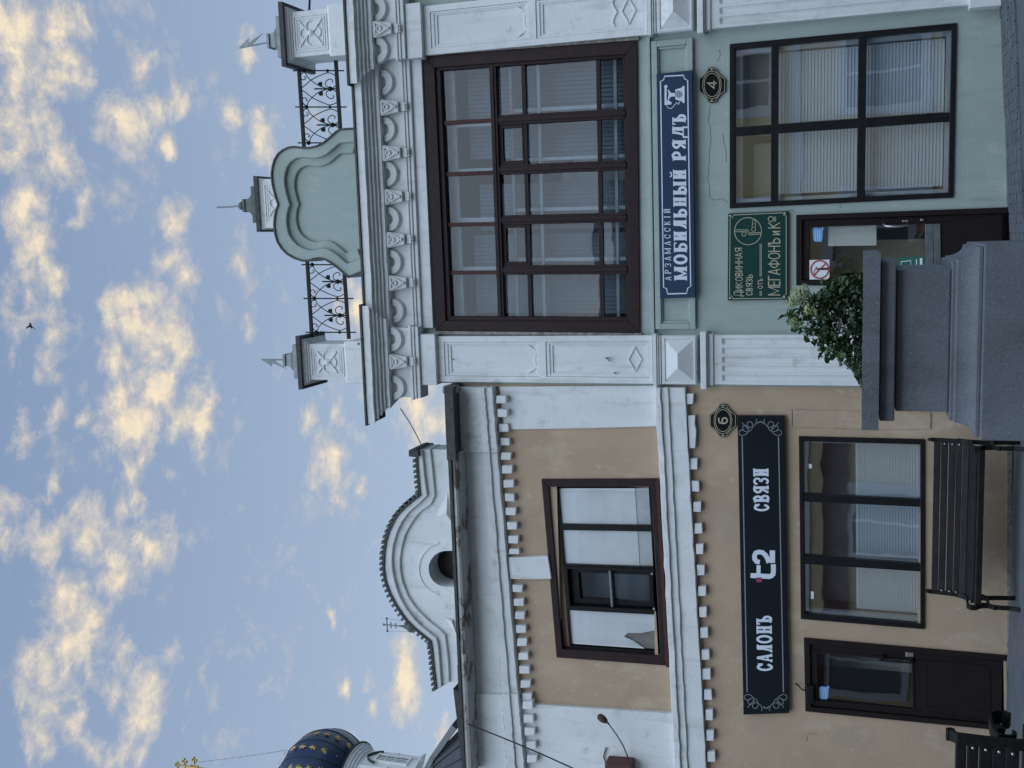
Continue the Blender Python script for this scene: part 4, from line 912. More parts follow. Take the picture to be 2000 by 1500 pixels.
# ================================================================== lettering: drawn glyphs
def arc(cx, cy, rx, ry, a0, a1, n=10): return [(cx + rx * math.cos(math.radians(a0 + (a1 - a0) * k / n)), cy + ry * math.sin(math.radians(a0 + (a1 - a0) * k / n))) for k in range(n + 1)]
def glyph(ch, W, T, t, sf):
    """strokes of a letter on a box W wide, 1 high: lists of (points, thickness); sf = slab serif length"""
    s = []; h = T / 2; sh = t / 2
    def V(x, y0=0, y1=1, b=True, u=True):
        s.append(([(x, y0), (x, y1)], T))
        if sf:
            if b: s.append(([(x - h - sf, y0 + sh), (x + h + sf, y0 + sh)], t))
            if u: s.append(([(x - h - sf, y1 - sh), (x + h + sf, y1 - sh)], t))
    def Hh(x0, x1, y): s.append(([(x0, y), (x1, y)], t))
    def L(p, th): s.append((p, th))
    x0, x1 = h + sf, W - h - sf
    def bowl(xl, yb, yt, xr):
        ry = (yt - yb) / 2; rx = min(xr - xl - .02, ry); L([(xl, yt - sh), (xr - rx, yt - sh)] + arc(xr - rx, (yb + yt) / 2, rx - h, ry - sh, 90, -90, 10) + [(xl, yb + sh)], (T * .62 + t * .38))
    c = ch
    if c == 'М':
        V(x0); V(x1); L([(x0, .97), (W / 2, .12), (x1, .97)], T * .75)
    elif c in 'ОоС' or c == 'с':
        r = W / 2
        if c in 'Оо': L(arc(W / 2, .5, r - h, .5 - sh, 0, 360, 26), T * .8 if sf else t)
        else:
            L([(W - h * .9, .70)] + arc(W / 2, .5, r - h, .5 - sh, 35, 325, 22) + [(W - h * .9, .30)], T * .8 if sf else t)
            if sf: L([(W - h * .8, .62), (W - h * .8, .95)], t)
    elif c == 'Б': V(x0); Hh(x0, W, 1 - sh); L([(W - sh, 1), (W - sh, .78)], t); bowl(x0, 0, .58, W)
    elif c in 'Ии': V(x0); V(x1); L([(x0 + h * .5, .1), (x1 - h * .5, .9)], t * 1.1)
    elif c == 'Й': V(x0); V(x1); L([(x0 + h * .5, .1), (x1 - h * .5, .9)], t * 1.1); L(arc(W / 2, 1.24, W * .22, .13, 180, 360, 8), t)
    elif c == 'Л': V(x1); L([(x0 + .02, .06), (x0 + W * .22, .5), (x0 + W * .27, 1 - sh), (x1, 1 - sh)], T * .7); L([(x0 - h, .07), (x0 + .06, .07)], t * 1.4)
    elif c in 'Ьь': V(x0); bowl(x0, 0, .56, W)
    elif c in 'Ъъ': V(x0 + W * .2); Hh(0, x0 + W * .2, 1 - sh); L([(sh, 1), (sh, .76)], t); bowl(x0 + W * .2, 0, .56, W)
    elif c in 'Нн': V(x0); V(x1); Hh(x0, x1, .5)
    elif c == 'Ы': V(x0); bowl(x0, 0, .56, W * .68); V(x1)
    elif c == 'Р': V(x0); bowl(x0, .44, 1, W)
    elif c in 'Яя': 
        V(x1); ry = .28; xr = W - x1
        L([(x1, 1 - sh), (h + .28, 1 - sh)] + arc(h + .28 * .9, .72, .28 * .9, ry - sh, 90, 270, 10) + [(x1, .44 + sh)], T * .62 + t * .38); L([(x1 - h, .46), (h * .8, .03)], T * .75)
    elif c == 'Д': V(x1, .14, 1, False, bool(sf)); L([(x0 + .04, .16), (x0 + W * .2, .6), (x0 + W * .25, 1 - sh), (x1, 1 - sh)], T * .6); Hh(0, W, .14 + sh); L([(sh * 1.4, .2), (sh * 1.4, -.14)], t * 1.3); L([(W - sh * 1.4, .2), (W - sh * 1.4, -.14)], t * 1.3)
    elif c in 'Аа':
        L([(h * .8, 0), (W / 2, 1)], t * 1.1); L([(W / 2, 1), (W - h, 0)], T * .9); Hh(W * .26, W * .76, .3)
        if sf: L([(-.0, sh), (W * .34, sh)], t); L([(W * .66, sh), (W, sh)], t)
    elif c in 'Зз': L([(h * .7, .74)] + arc(W * .46, .745, W * .46 - h * .3, .255 - sh, 150, -85, 10) + arc(W * .46, .265, W * .54 - h, .265 - sh, 85, -150, 10), T * .7 if sf else t)
    elif c == 'І': V(W / 2)
    elif c in 'Кк': V(x0); L([(x0, .45), (W - h * 1.2, .95)], t * 1.15); L([(x0 + W * .2, .55), (W - h, .04)], T * .85)
    elif c in 'Вв': V(x0); bowl(x0, .48, 1, W * .92); bowl(x0, 0, .52, W)
    elif c in 'Ее': V(x0); Hh(x0, W, 1 - sh); Hh(x0, W * .9, .5); Hh(x0, W, sh)
    elif c == 'Г': V(x0); Hh(x0, W, 1 - sh)
    elif c == 'Ф': V(W / 2); L(arc(W / 2, .5, W / 2 - h, .30, 0, 360, 22), t)
    elif c in 'т': V(W / 2); Hh(0, W, 1 - sh)
    return s
WID = {'М': .95, 'Ы': .95, 'І': .42, 'Ф': .85, 'Д': .78, 'Ъ': .74, 'ъ': .7, 'Г': .5, 'Е': .52, 'и': .6, 'З': .6, 'з': .55, 'с': .58, 'в': .58, 'О': .72, ' ': .38}
def stroke_mesh(mb, pts, th, fn, k):
    """flat ribbon with small thickness; fn maps (u, v, lift) to a point"""
    n = len(pts); L = []; Rr = []
    closed = math.hypot(pts[0][0] - pts[-1][0], pts[0][1] - pts[-1][1]) < 1e-4 and n > 3
    for i in range(n):
        a = pts[i - 1] if i else (pts[n - 2] if closed else pts[0]); b = pts[i + 1] if i < n - 1 else (pts[1] if closed else pts[n - 1])
        dx, dy = b[0] - a[0], b[1] - a[1]; l_ = math.hypot(dx, dy) or 1
        m_ = 1.0
        if 0 < i < n - 1:
            d1 = (pts[i][0] - a[0], pts[i][1] - a[1]); d2 = (b[0] - pts[i][0], b[1] - pts[i][1]); c_ = (d1[0] * d2[0] + d1[1] * d2[1]) / ((math.hypot(*d1) * math.hypot(*d2)) or 1)
            m_ = min(1 / max(math.sqrt(max((1 + c_) / 2, .05)), .3), 1.6)
        nx, ny = -dy / l_ * th / 2 * m_, dx / l_ * th / 2 * m_
        L.append((pts[i][0] + nx, pts[i][1] + ny)); Rr.append((pts[i][0] - nx, pts[i][1] - ny))
    lift = k * .00035
    vs = [fn(u, v, .004 + lift) for u, v in L] + [fn(u, v, .004 + lift) for u, v in Rr]
    mb.add(vs, [(i, i + 1, n + i + 1, n + i) for i in range(n - 1)])
def text(parent, txt, y0, y1, xb0, xt0, xb1, xt1, Y, m, T=.2, t=.08, sf=.05, gap=.12, kx=1.0, name='lettering', low=None):
    """a line of letters between px columns y0 (start) and y1 (end); xb / xt = baseline and cap line at both ends"""
    adv = []; tot = 0
    for ch in txt:
        w = WID.get(ch, .66) * kx; adv.append((ch, tot, w)); tot += w + gap
    tot -= gap
    mb = MB()
    hpx = abs(xb0 - xt0); Wpx = abs(y0 - y1); asp = Wpx / hpx / tot     # horizontal stretch of the drawn line
    k = 0
    def fn(u, v, lift):
        a = u / tot; return P(lerp(lerp(xb0, xb1, a), lerp(xt0, xt1, a), v), lerp(y0, y1, a), Y - lift)
    for ch, x, w in adv:
        if ch == ' ': continue
        lc = low and ch in 'иковнаясзьтъ' and ch.islower()
        hh = low if lc else 1.0
        for pts, th in glyph(ch, w / (hh if lc else 1), T, t, sf):
            stroke_mesh(mb, [(x + u * hh, v * hh) for u, v in pts], th * (.9 if lc else 1), fn, k % 9); k += 1
    return obj(name, mb, m, parent)
def polyline(parent, px, Y, w, m, name, lift=.004, closed=False):
    mb = MB(); fn = lambda u, v, l_: P(u, v, Y - l_)
    if closed: px = px + [px[0]]
    stroke_mesh(mb, px, w, fn, lift / .00035 - 11); return obj(name, mb, m, parent)
def plate_obj(parent, px, Y, back, m, name, bevel=.004):
    mb = MB(); mb.pprism(px, Y, back); return obj(name, mb, m, parent, bevel=bevel)
def notched(x0, x1, y0, y1, r, sk=(0, 0)):
    """border with concave corners; sk shifts x linearly from y0 to y1"""
    f = lambda x, y: (x + lerp(sk[0], sk[1], (y - y0) / (y1 - y0)), y)
    pts = []
    for (cx_, cy_, a0) in ((x0, y0, 90), (x1, y0, 180), (x1, y1, 270), (x0, y1, 360)):
        aa = [a0 - 90 * k / 5 for k in range(6)]
        pts += [(cx_ + r * math.cos(math.radians(a)) * 1, cy_ + r * math.sin(math.radians(a))) for a in aa]
    return [f(*p) for p in pts]
# ---- blue sign
SGB = thing('shop_sign', tuple(P(1322, 362, -.09)), 'long blue shop sign with white lettering and a telephone emblem', 'sign')
Y = -.10
plate_obj(SGB, [(1289, 583), (1282, 144), (1352, 137), (1358, 581)], Y, -.04, bluem, 'sign_board')
bp = []
for (x, y, a) in ((1300, 566, 0), (1343, 565, 0), (1340, 152, 0), (1295, 157, 0)): pass
bord = [(1295, 556), (1301, 566), (1303, 573), (1341, 572), (1344, 564), (1350, 555), (1343, 160), (1337, 154), (1334, 149), (1296, 152), (1294, 158), (1289, 166)]
bord = [(1296, 561), (1302, 564), (1304, 574), (1341, 573), (1343, 563), (1349, 559), (1343, 157), (1337, 154), (1335, 147), (1298, 149), (1296, 156), (1290, 159)]
polyline(SGB, bord, Y, 1.9, letterw, 'border_line', closed=True)
text(SGB, 'МОБИЛЬНЫЙ РЯДЪ', 548, 222, 1342, 1317, 1339, 1313, Y, letterw, T=.24, t=.09, sf=.055, gap=.10)
text(SGB, 'АРЗАМАССКІЙ', 548, 408, 1311, 1299, 1309, 1296.5, Y, letterw, T=.15, t=.08, sf=.05, gap=.42)
ph = MB(); f = lambda u, v, l_: P(u, v, Y - l_)
def polyf(mb, px, lift): mb.add([P(x, y, Y - lift) for x, y in px], [tuple(range(len(px)))])
polyf(ph, [(1337, 168), (1337, 201), (1333, 201), (1332, 198), (1319, 194), (1319, 175), (1332, 171), (1333, 168)], .004)       # body
polyf(ph, [(1319, 182), (1319, 188), (1310, 189), (1306, 195), (1304, 195), (1306, 184), (1304, 175), (1306, 175), (1310, 181)], .0045)   # cradle
polyf(ph, [(1298, 172), (1302, 172), (1302, 197), (1298, 197)], .005); polyf(ph, [(1302, 165), (1304, 171), (1298, 173), (1297, 168)], .0052); polyf(ph, [(1306, 196), (1312, 200), (1311, 204), (1298, 205), (1298, 196)], .0054)
stroke_mesh(ph, [(1301, 205), (1305, 211), (1311, 212), (1317, 206), (1322, 200), (1325, 204), (1328, 198)], 1.2, f, 6)
obj('telephone_emblem', ph, letterw, SGB)
dial = MB()
dial.add([P(1325 + 6.4 * math.cos(a), 184 + 6.4 * math.sin(a), Y - .009) for a in [k * math.pi / 8 for k in range(16)]], [tuple(range(16))]); obj('dial', dial, bluem, SGB)
dial = MB()
for k in range(8):
    a0 = k * math.pi / 4; dial.add([P(1325 + 4.3 * math.cos(a0) + 1.25 * math.cos(b), 184 + 4.3 * math.sin(a0) + 1.25 * math.sin(b), Y - .0105) for b in [j * math.pi / 4 for j in range(8)]], [tuple(range(8))])
dial.add([P(1325 + 1.6 * math.cos(b), 184 + 1.6 * math.sin(b), Y - .0105) for b in [j * math.pi / 4 for j in range(8)]], [tuple(range(8))])
obj('dial_holes', dial, letterw, SGB)
# ---- green sign
SGG = thing('shop_sign', tuple(P(1480, 500, -.04)), 'dark green shop sign with pale gold lettering beside the green house door', 'sign')
Y = -.045
plate_obj(SGG, [(1421, 587), (1422, 417), (1539, 412), (1539, 585)], Y, -.005, signgreen, 'sign_board')
polyline(SGG, [(1425, 577), (1430, 579), (1431, 583.5), (1528, 582.5), (1530, 578), (1535.5, 575), (1535.5, 422), (1531, 420), (1529, 415.5), (1432, 420), (1431, 424), (1426, 427)], Y, 1.1, lettergold, 'border_line', closed=True)
mb = MB()
for (x, y) in ((1426, 421.5), (1532.5, 417), (1531.5, 580.5), (1425.5, 582)): mb.add([P(x + 2.2 * math.cos(a), y + 2.2 * math.sin(a), Y - .006) for a in [k * math.pi / 5 for k in range(10)]], [tuple(range(10))])
obj('corner_dots', mb, lettergold, SGG)
text(SGG, 'Диковинная', 579, 484, 1451, 1433, 1450, 1432, Y, lettergold, T=.11, t=.10, sf=0, gap=.14, low=.80)
text(SGG, 'связь', 577, 536, 1470, 1457, 1470, 1457, Y, lettergold, T=.13, t=.12, sf=0, gap=.16)
text(SGG, 'Отъ', 564, 544, 1490, 1480, 1490, 1480, Y, lettergold, T=.13, t=.12, sf=0, gap=.12)
text(SGG, 'МЕГАФОНЪ', 577, 465, 1524, 1500, 1524, 1500, Y, lettergold, T=.10, t=.09, sf=0, gap=.08)
text(SGG, 'и', 459, 451, 1524, 1509, 1524, 1509, Y, lettergold, T=.14, t=.13, sf=0)
text(SGG, 'К', 446, 434, 1524, 1500, 1524, 1500, Y, lettergold, T=.10, t=.09, sf=0)
polyline(SGG, [(1505.5 + 5 * math.cos(a), 428 + 5 * math.sin(a)) for a in [k * math.pi / 8 for k in range(16)]], Y, 1.4, lettergold, 'raised_letter', closed=True)
for i, (x, ya, yb) in enumerate(((1512.5, 433, 423), (1515, 433, 423), (1484.5, 540, 476), (1487, 540, 476), (1484.5, 578, 568), (1487, 578, 568))): polyline(SGG, [(x, ya), (x, yb)], Y, 1.1, lettergold, 'rule_line')
polyline(SGG, [(1461 + 26.5 * math.cos(a), 451.5 + 26.5 * math.sin(a)) for a in [k * math.pi / 18 for k in range(36)]], Y, 1.3, lettergold, 'emblem_ring', closed=True)
polyline(SGG, [(1435, 449), (1461, 449), (1464, 455), (1487, 454)], Y, 1.1, lettergold, 'emblem_line'); polyline(SGG, [(1435, 452.5), (1459, 452.5), (1463, 458.5), (1487, 457)], Y, 1.1, lettergold, 'emblem_line')
for (x, y, r) in ((1453, 457, 4), (1472, 448, 4), (1472.5, 440.5, 3.6), (1473, 433.5, 3.6)) : polyline(SGG, [(x + r * math.cos(a), y + r * math.sin(a)) for a in [k * math.pi / 7 for k in range(14)]], Y, 1.0, lettergold, 'emblem_circle', closed=True)
# ---- black sign
SGT = thing('shop_sign', tuple(P(1490, 1104, -.06)), 'long black shop sign with white lettering and scroll corners on the ochre wall', 'sign')
Y = -.07
plate_obj(SGT, [(1452, 1396), (1440, 812), (1531, 812), (1541, 1393)], Y, -.005, signblack, 'sign_board')
kx_ = lambda y: lerp(0, 11.5, (y - 812) / 582)
text(SGT, 'САЛОНЪ', 1311, 1202, 1509, 1479, 1507, 1477, Y, letterw, T=.22, t=.12, sf=.06, gap=.08)
text(SGT, 'СВЯЗИ', 999, 915, 1502, 1473, 1501, 1471, Y, letterw, T=.22, t=.12, sf=.06, gap=.08)
for nm, x0_ in (('trim_line', 1449.5), ('trim_line', 1520.5)):
    polyline(SGT, [(x0_ + kx_(853) - .8, 853), (x0_ + kx_(1100) - 1, 1100), (x0_ + kx_(1352) - 1, 1352)], Y, 2.2, silver, nm)
for ye in (824, 1383): polyline(SGT, [(1479 + kx_(ye), ye + (4 if ye < 1000 else -4)), (1482 + kx_(ye), ye), (1488 + kx_(ye), ye), (1491 + kx_(ye), ye + (4 if ye < 1000 else -4))], Y, 1.8, silver, 'trim_line')
def flourish(cx_, cy_, sx, sy):
    c1 = []; n = 60
    for k in range(n + 1):
        t = k / n; a = t * 2 * math.pi
        u = -17 + 34 * t; v = 8.5 * math.sin(a * 3) * (1 - .3 * abs(2 * t - 1))
        uu = u + 8 * math.cos(a * 3)
        c1.append((cx_ + sx * (uu * .70 - v * .70), cy_ + sy * (-uu * .70 - v * .70)))
    polyline(SGT, c1, Y, 1.25, silver, 'corner_flourish')
    polyline(SGT, [(cx_ + sx * -10, cy_ + sy * -11), (cx_ + sx * -6, cy_ + sy * -6), (cx_ + sx * 2, cy_ + sy * 3)], Y, 1.2, silver, 'corner_flourish', lift=.0052)
for yv, sy in ((836, 1), (1371, -1)):
    flourish(1459 + kx_(yv), yv, 1, sy); flourish(1510 + kx_(yv), yv, -1, sy)
# emblem "t2"
polyline(SGT, [(1466, 1124), (1503, 1126), (1507, 1124.5), (1510, 1121), (1510.5, 1117), (1510.5, 1102)], Y, 9.5, letterw, 't_letter'); polyline(SGT, [(1481.5, 1121), (1481.5, 1104)], Y, 8, letterw, 't_letter', lift=.005)
polyline(SGT, [(1484, 1098), (1478, 1097), (1474, 1092), (1473.5, 1086), (1476, 1080), (1482, 1078), (1489, 1079), (1495, 1084), (1499, 1091), (1501.5, 1099)], Y, 9, letterw, 'numeral_two', lift=.0046); polyline(SGT, [(1508.5, 1099.5), (1508.5, 1075)], Y, 10.5, letterw, 'numeral_two', lift=.0053)
polyline(SGT, [(1482.5, 1137), (1482.5, 1128)], Y, 10.5, pinkm, 'pink_square')
# ---- house number plates
def number_plate(cx_, cy_, sx, sy, lab, num):
    t_ = thing('house_number_plate', tuple(P(cx_, cy_, -.03)), lab, 'house number', 'oval house number plates')
    o = []
    half = [(0, -33), (4, -33), (8, -31), (10, -27), (14, -22), (19, -17), (26, -12), (26.5, -7), (26.5, 0)]
    qd = [(x, y) for x, y in half]; pts = qd + [(x, -y) for x, y in reversed(qd[:-1])]; pts += [(-x, -y) for x, y in qd[1:]] + [(-x, y) for x, y in reversed(qd[:-1])][:-1]
    Pn = lambda k: [(cx_ + x * sx * k, cy_ + y * sy * k) for x, y in pts]
    plate_obj(t_, Pn(1.0), -.030, -.004, plate, 'plate', .003)
    polyline(t_, Pn(.94), -.03, .9, plate_gold, 'border_line', closed=True)
    for k in (1.0, .84): polyline(t_, [(cx_ + 18 * k * sx * math.cos(a), cy_ + 26 * k * sy * math.sin(a)) for a in [j * math.pi / 14 for j in range(28)]], -.03, 1.0, plate_gold, 'oval_line', closed=True)
    for s_ in (-1, 1):
        mb = MB(); mb.ball(P(cx_, cy_ + s_ * 29 * sy, -.032), .012, 8, 5); obj('screw', mb, plate_gold, t_)
    if num == '4': polyline(t_, [(cx_ + 4, cy_ - 8), (cx_ + 4, cy_ + 6), (cx_ - 9, cy_ - 3.5), (cx_ + 9, cy_ - 3.5)], -.03, 3.0, plate_gold, 'numeral')
    else: polyline(t_, [(cx_ - 8, cy_ - 5.5), (cx_ - 8.5, cy_ - 1), (cx_ - 6.5, cy_ + 4), (cx_ - 1, cy_ + 5.5), (cx_ + 4, cy_ + 5.2), (cx_ + 8, cy_ + 2.5), (cx_ + 8.6, cy_ - 1), (cx_ + 6.5, cy_ - 4.5), (cx_ + 2.5, cy_ - 5.5), (cx_ - 1, cy_ - 3.5), (cx_ - 1.8, cy_), (cx_ - .5, cy_ + 4.5)], -.03, 2.6, plate_gold, 'numeral')
number_plate(1390.5, 166, 1.0, 1.05, 'black and gold house number plate reading 4 on the green wall', '4')
number_plate(1412, 821.5, .98, .98, 'black and gold house number plate reading 6 on the ochre wall', '6')
# ---- stickers on the doors
def sticker_mask(cx_, cy_, Y, lab, s=1.0):
    t_ = thing('mask_sticker', tuple(P(cx_, cy_, Y)), lab, 'sticker'); 
    pts = [(-9, 13), (-10, 8), (-8, -10), (-6, -13), (7, -13), (9, -8), (10, 9), (12, 14), (9, 16), (6, 13), (-4, 15)]
    plate_obj(t_, [(cx_ + x * s, cy_ - y * s) for x, y in pts], Y, Y + .003, stick_blue, 'mask_print', 0)
    for k in (-4, 0, 4): polyline(t_, [(cx_ + k * s, cy_ - 11 * s), (cx_ + k * s, cy_ + 11 * s)], Y, .9, stick_white, 'pleat_line', lift=.0040)
sticker_mask(1597, 459, .022, 'light blue face mask sticker on the glass of the green house door')
sticker_mask(1609, 1354, .022, 'light blue face mask sticker on the glass of the ochre house door', .92)
NS = thing('no_smoking_sticker', tuple(P(1600, 527, -.012)), 'white square no smoking sticker with red ring on the green house door', 'sticker')
plate_obj(NS, [(1581, 546), (1581, 508), (1620, 507), (1620, 545.5)], -.0125, -.009, stick_white, 'sticker_sheet', 0)
polyline(NS, [(1589, 524), (1607, 523.5)][::1] and [(1596, 525.5), (1617, 525)], -.0125, 4.2, stick_black, 'cigarette_print'); polyline(NS, [(1594, 527), (1594, 521)], -.0125, 1.5, stick_black, 'cigarette_print', lift=.0042)
polyline(NS, [(1593, 525), (1590, 529), (1589, 533), (1592, 536), (1594, 538)], -.0125, 1.0, stick_black, 'smoke_print', lift=.0044)
polyline(NS, [(1601 + 17.3 * math.cos(a), 526.3 + 17.3 * math.sin(a)) for a in [k * math.pi / 16 for k in range(32)]], -.0125, 2.6, stick_red, 'ring_print', lift=.0048, closed=True)
polyline(NS, [(1589, 514) if False else (1613, 538), (1589, 515)][::-1] if False else [(1588.5, 538.5), (1613, 514)], -.0125, 2.4, stick_red, 'bar_print', lift=.0052)
SO = thing('opening_sticker', tuple(P(1790, 520, .02)), 'teal sticker with pale print low on the green house door glass', 'sticker')
plate_obj(SO, [(1755, 545), (1753, 503), (1808, 500), (1808, 545)], .021, .0245, stick_teal, 'sticker_sheet', 0)
polyline(SO, [(1760, 521), (1760, 511), (1779, 509), (1779, 521)], .021, 1.2, stick_white, 'emblem_print'); polyline(SO, [(1799, 504), (1799, 521)], .021, 5, stick_white, 'text_print'); polyline(SO, [(1790, 506), (1790, 521)], .021, 2, stick_white, 'text_print')

# ================================================================== benches
def bench_profile(): return [(.0, .80), (.012, .74), (.03, .66), (.055, .55), (.085, .44)]
def make_bench(root, L, slats, Hs=1.0, arm=True):
    """local: X along the bench, +Y towards its front; root at the ground under the back edge, left end"""
    for k, (y, z, tilt, w) in enumerate(slats):
        m = MB(); c, s_ = math.cos(tilt), math.sin(tilt); h = w / 2; th = .018
        a = [Vector((0, y + c * h + s_ * th, z + s_ * h - c * th)), Vector((0, y - c * h + s_ * th, z - s_ * h - c * th)), Vector((0, y - c * h - s_ * th, z - s_ * h + c * th)), Vector((0, y + c * h - s_ * th, z + s_ * h + c * th))]
        m.loft([[p + Vector((x, jit(.002), jit(.002))) for p in a] for x in (.02, L * .5, L - .02)])
        me_parent_local('slat', m, slatm, root, .006)
    return root
def me_parent_local(name, mb, m, parent, bevel=0, smooth=False):
    me = bpy.data.meshes.new(name); me.from_pydata([tuple(v) for v in mb.v], [], mb.f)
    bm = bmesh.new(); bm.from_mesh(me); bmesh.ops.recalc_face_normals(bm, faces=bm.faces); bm.to_mesh(me); bm.free()
    me.materials.append(m)
    if smooth: me.shade_smooth()
    return link(name, me, parent, bevel)
def end_frame(root, x, back, seat, arm, legs, wd=.045):
    fr = bpy.data.objects.new('end_frame', None); C.objects.link(fr); fr.parent = root; fr.location = (x, 0, 0)
    def piece(nm, pts, w, th):
        m = MB(); m.strap([(0, y, z) for y, z in pts], (1, 0, 0), w, th); me_parent_local(nm, m, iron, fr, .004)
    piece('back_post', back, wd, .035); piece('seat_bar', seat, wd, .03); piece('arm', arm, wd * 1.3, .024)
    for l_ in legs: piece('leg', l_, wd, .032)
    return fr
YB = -.42
bx0, bx1 = X(1815, 1154, YB), X(1815, 858, YB)
B1 = thing('park_bench', (bx0, YB, 0), 'black slatted bench against the ochre wall under the three pane window', 'bench', 'black slatted street benches'); B1.rotation_euler = (0, 0, 0)
# front of this bench looks at the camera (towards -Y)
def zof(x, Y): return Z(x, 1010, Y)
sl = [(-.02, zof(1828, -.44), math.radians(80), .066), (-.035, zof(1842, -.455), math.radians(80), .070), (-.05, zof(1857, -.47), math.radians(80), .072), (-.065, zof(1870.5, -.485), math.radians(80), .062), (-.085, zof(1884, -.505), math.radians(70), .072),
      (-.16, zof(1896, -.58), math.radians(12), .085), (-.26, zof(1899, -.68), math.radians(2), .085), (-.36, zof(1903, -.78), math.radians(-12), .08), (-.425, zof(1914, -.845), math.radians(-75), .065)]
make_bench(B1, bx1 - bx0, sl)
zt = zof(1816, YB)
for x in (.0, bx1 - bx0):
    fr = end_frame(B1, x, [(-.01, zt), (-.03, zt - .12), (-.06, zt - .28), (-.10, zt - .45), (-.14, .30)], [(-.06, .345), (-.14, .29), (-.26, .30), (-.36, .31), (-.45, .24)],
              [(-.045, zt - .27), (-.12, .52), (-.22, .50), (-.33, .51), (-.42, .52), (-.475, .49), (-.47, .44), (-.43, .42), (-.39, .38), (-.37, .30)], [[(-.12, .31), (-.09, .18), (-.07, .05), (-.05, .0)], [(-.40, .30), (-.42, .2), (-.41, .1), (-.45, .0)]])
    m = MB(); m.tube([(0, -.01 + .03 * math.cos(a), zt - .0 + .03 * math.sin(a)) for a in [k * .6 for k in range(9)]], .014, 6); me_parent_local('scroll_end', m, iron, fr)
for (y, z, tl, w) in sl[1:4]:
    for x in (.035, bx1 - bx0 - .035):
        m = MB(); m.ball((x, y - .024, z), .012, 8, 5); me_parent_local('bolt', m, steel, B1)
# second bench, back to the camera, left foreground
Y2 = -4.6
z2 = Z(1851, 1436, Y2); xr = X(1851, 1430, Y2)
B2 = thing('park_bench', (xr - 1.75, Y2, 0), 'black slatted bench in the left foreground turned with its back to the street', 'bench', 'black slatted street benches')
zz = lambda x: Z(x, 1470, Y2)
sl2 = [(.02, (zz(1868) + zz(1886)) / 2, math.radians(98), .075), (.0, (zz(1891) + zz(1908)) / 2, math.radians(97), .077), (-.01, (zz(1914) + zz(1935)) / 2, math.radians(96), .088), (-.02, (zz(1940) + zz(1960)) / 2, math.radians(95), .088), (-.03, (zz(1965) + zz(1987)) / 2, math.radians(95), .095),
       (.06, .40, 0, .085), (.16, .41, 0, .085), (.26, .41, 0, .085), (.36, .40, math.radians(-6), .085)]
make_bench(B2, 1.72, sl2)
for x in (.0, 1.72):
    fr = end_frame(B2, x, [(.03, z2 - .01), (-.02, z2 - .07), (-.03, z2 - .25), (-.03, z2 - .45), (-.02, .40)], [(-.04, .38), (.1, .37), (.25, .375), (.42, .36)],
              [(-.01, z2 - .36), (.10, z2 - .335), (.20, z2 - .33), (.30, z2 - .33), (.39, z2 - .34), (.44, z2 - .385), (.45, z2 - .44), (.41, z2 - .48), (.36, z2 - .46), (.36, z2 - .42)], [[(.0, .40), (-.05, .2), (-.08, .0)], [(.38, .38), (.36, .2), (.42, .0)]], .085)
    m = MB(); m.strap([(0, .03 + .028 * math.cos(a), z2 - .022 + .028 * math.sin(a)) for a in [2.6 - k * .55 for k in range(9)]], (1, 0, 0), .085, .012); me_parent_local('scroll_end', m, iron, fr)
    m = MB(); m.strap([(0, .13 + .06 * math.cos(a), z2 - .42 + .07 * math.sin(a)) for a in [k * .6 for k in range(10)]], (1, 0, 0), .05, .018); me_parent_local('scroll', m, iron, fr)
for (y, z, tl, w) in sl2[1:5]:
    m = MB(); m.ball((1.66, y - .03, z), .014, 8, 5); me_parent_local('bolt', m, steel, B2)

# ================================================================== granite planter and hydrangea
YC = -4.7
def hw_at(xpx, yr, yl, Yg=-.6):
    h = .6
    for _ in range(20): Yf = YC - h; h = (X(xpx, yr, Yf) - X(xpx, yl, Yf)) / 2
    return h, (X(xpx, yr, YC - h) + X(xpx, yl, YC - h)) / 2
hr, pcx = hw_at(1700, 495.5, 840.5); hl, _ = hw_at(1733, 509.5, 822); hb, _ = hw_at(1800, 524, 802); hs, _ = hw_at(1862, 506, 817); hbase, _ = hw_at(1930, 469, 853.5)
zp = lambda x, h: Z(x, 668, YC - h)
PL = thing('granite_planter', (pcx, YC, 0), 'large grey granite planter of square plan with stepped rim', 'planter')
c = (pcx, YC, 0); gz = 0.0
def gl_(nm, prof): m = MB(); m.lathe(c, prof, sq=True); return obj(nm, m, granite, PL, bevel=.012)
gl_('base', [(hbase, gz - .05), (hbase, zp(1918, hbase))])
cv = []; zt_, zb_ = zp(1866, hs), zp(1909, hbase - .03)
for k in range(9):
    a = math.pi / 2 * k / 8; cv.append((hs + .012 + (hbase - .03 - hs) * (1 - math.sin(a)), zb_ + (zt_ - zb_) * (1 - math.cos(a))))
gl_('foot_moulding', [(hbase - .018, zp(1918, hbase) + .001), (hbase - .018, zb_)] + cv + [(hs, zt_), (hs, zp(1857, hs))])
gl_('body', [(hb, zp(1857, hs) + .001), (hb, zp(1750, hb))]); gl_('ledge', [(hl, zp(1749, hl)), (hl, zp(1719, hl))]); 
m = MB(); zr0, zr1 = zp(1718, hr), zp(1684.5, hr); wr = .09
for (x0, x1, y0, y1) in ((-hr, hr, -hr, -hr + wr), (-hr, hr, hr - wr, hr), (-hr, -hr + wr, -hr + wr, hr - wr), (hr - wr, hr, -hr + wr, hr - wr)): m.box(pcx + x0, pcx + x1, YC + y0, YC + y1, zr0, zr1)
m.box(pcx - hr + wr, pcx + hr - wr, YC - hr + wr, YC + hr - wr, zr0, zr1 - .06); tag(obj('rim', m, granite, PL))
HY = thing('hydrangea_shrub', (pcx - .05, YC, zr1 - .06), 'green hydrangea with cream flower heads growing in the granite planter', 'shrub')
rng = random.Random(3)
leaf_v = []
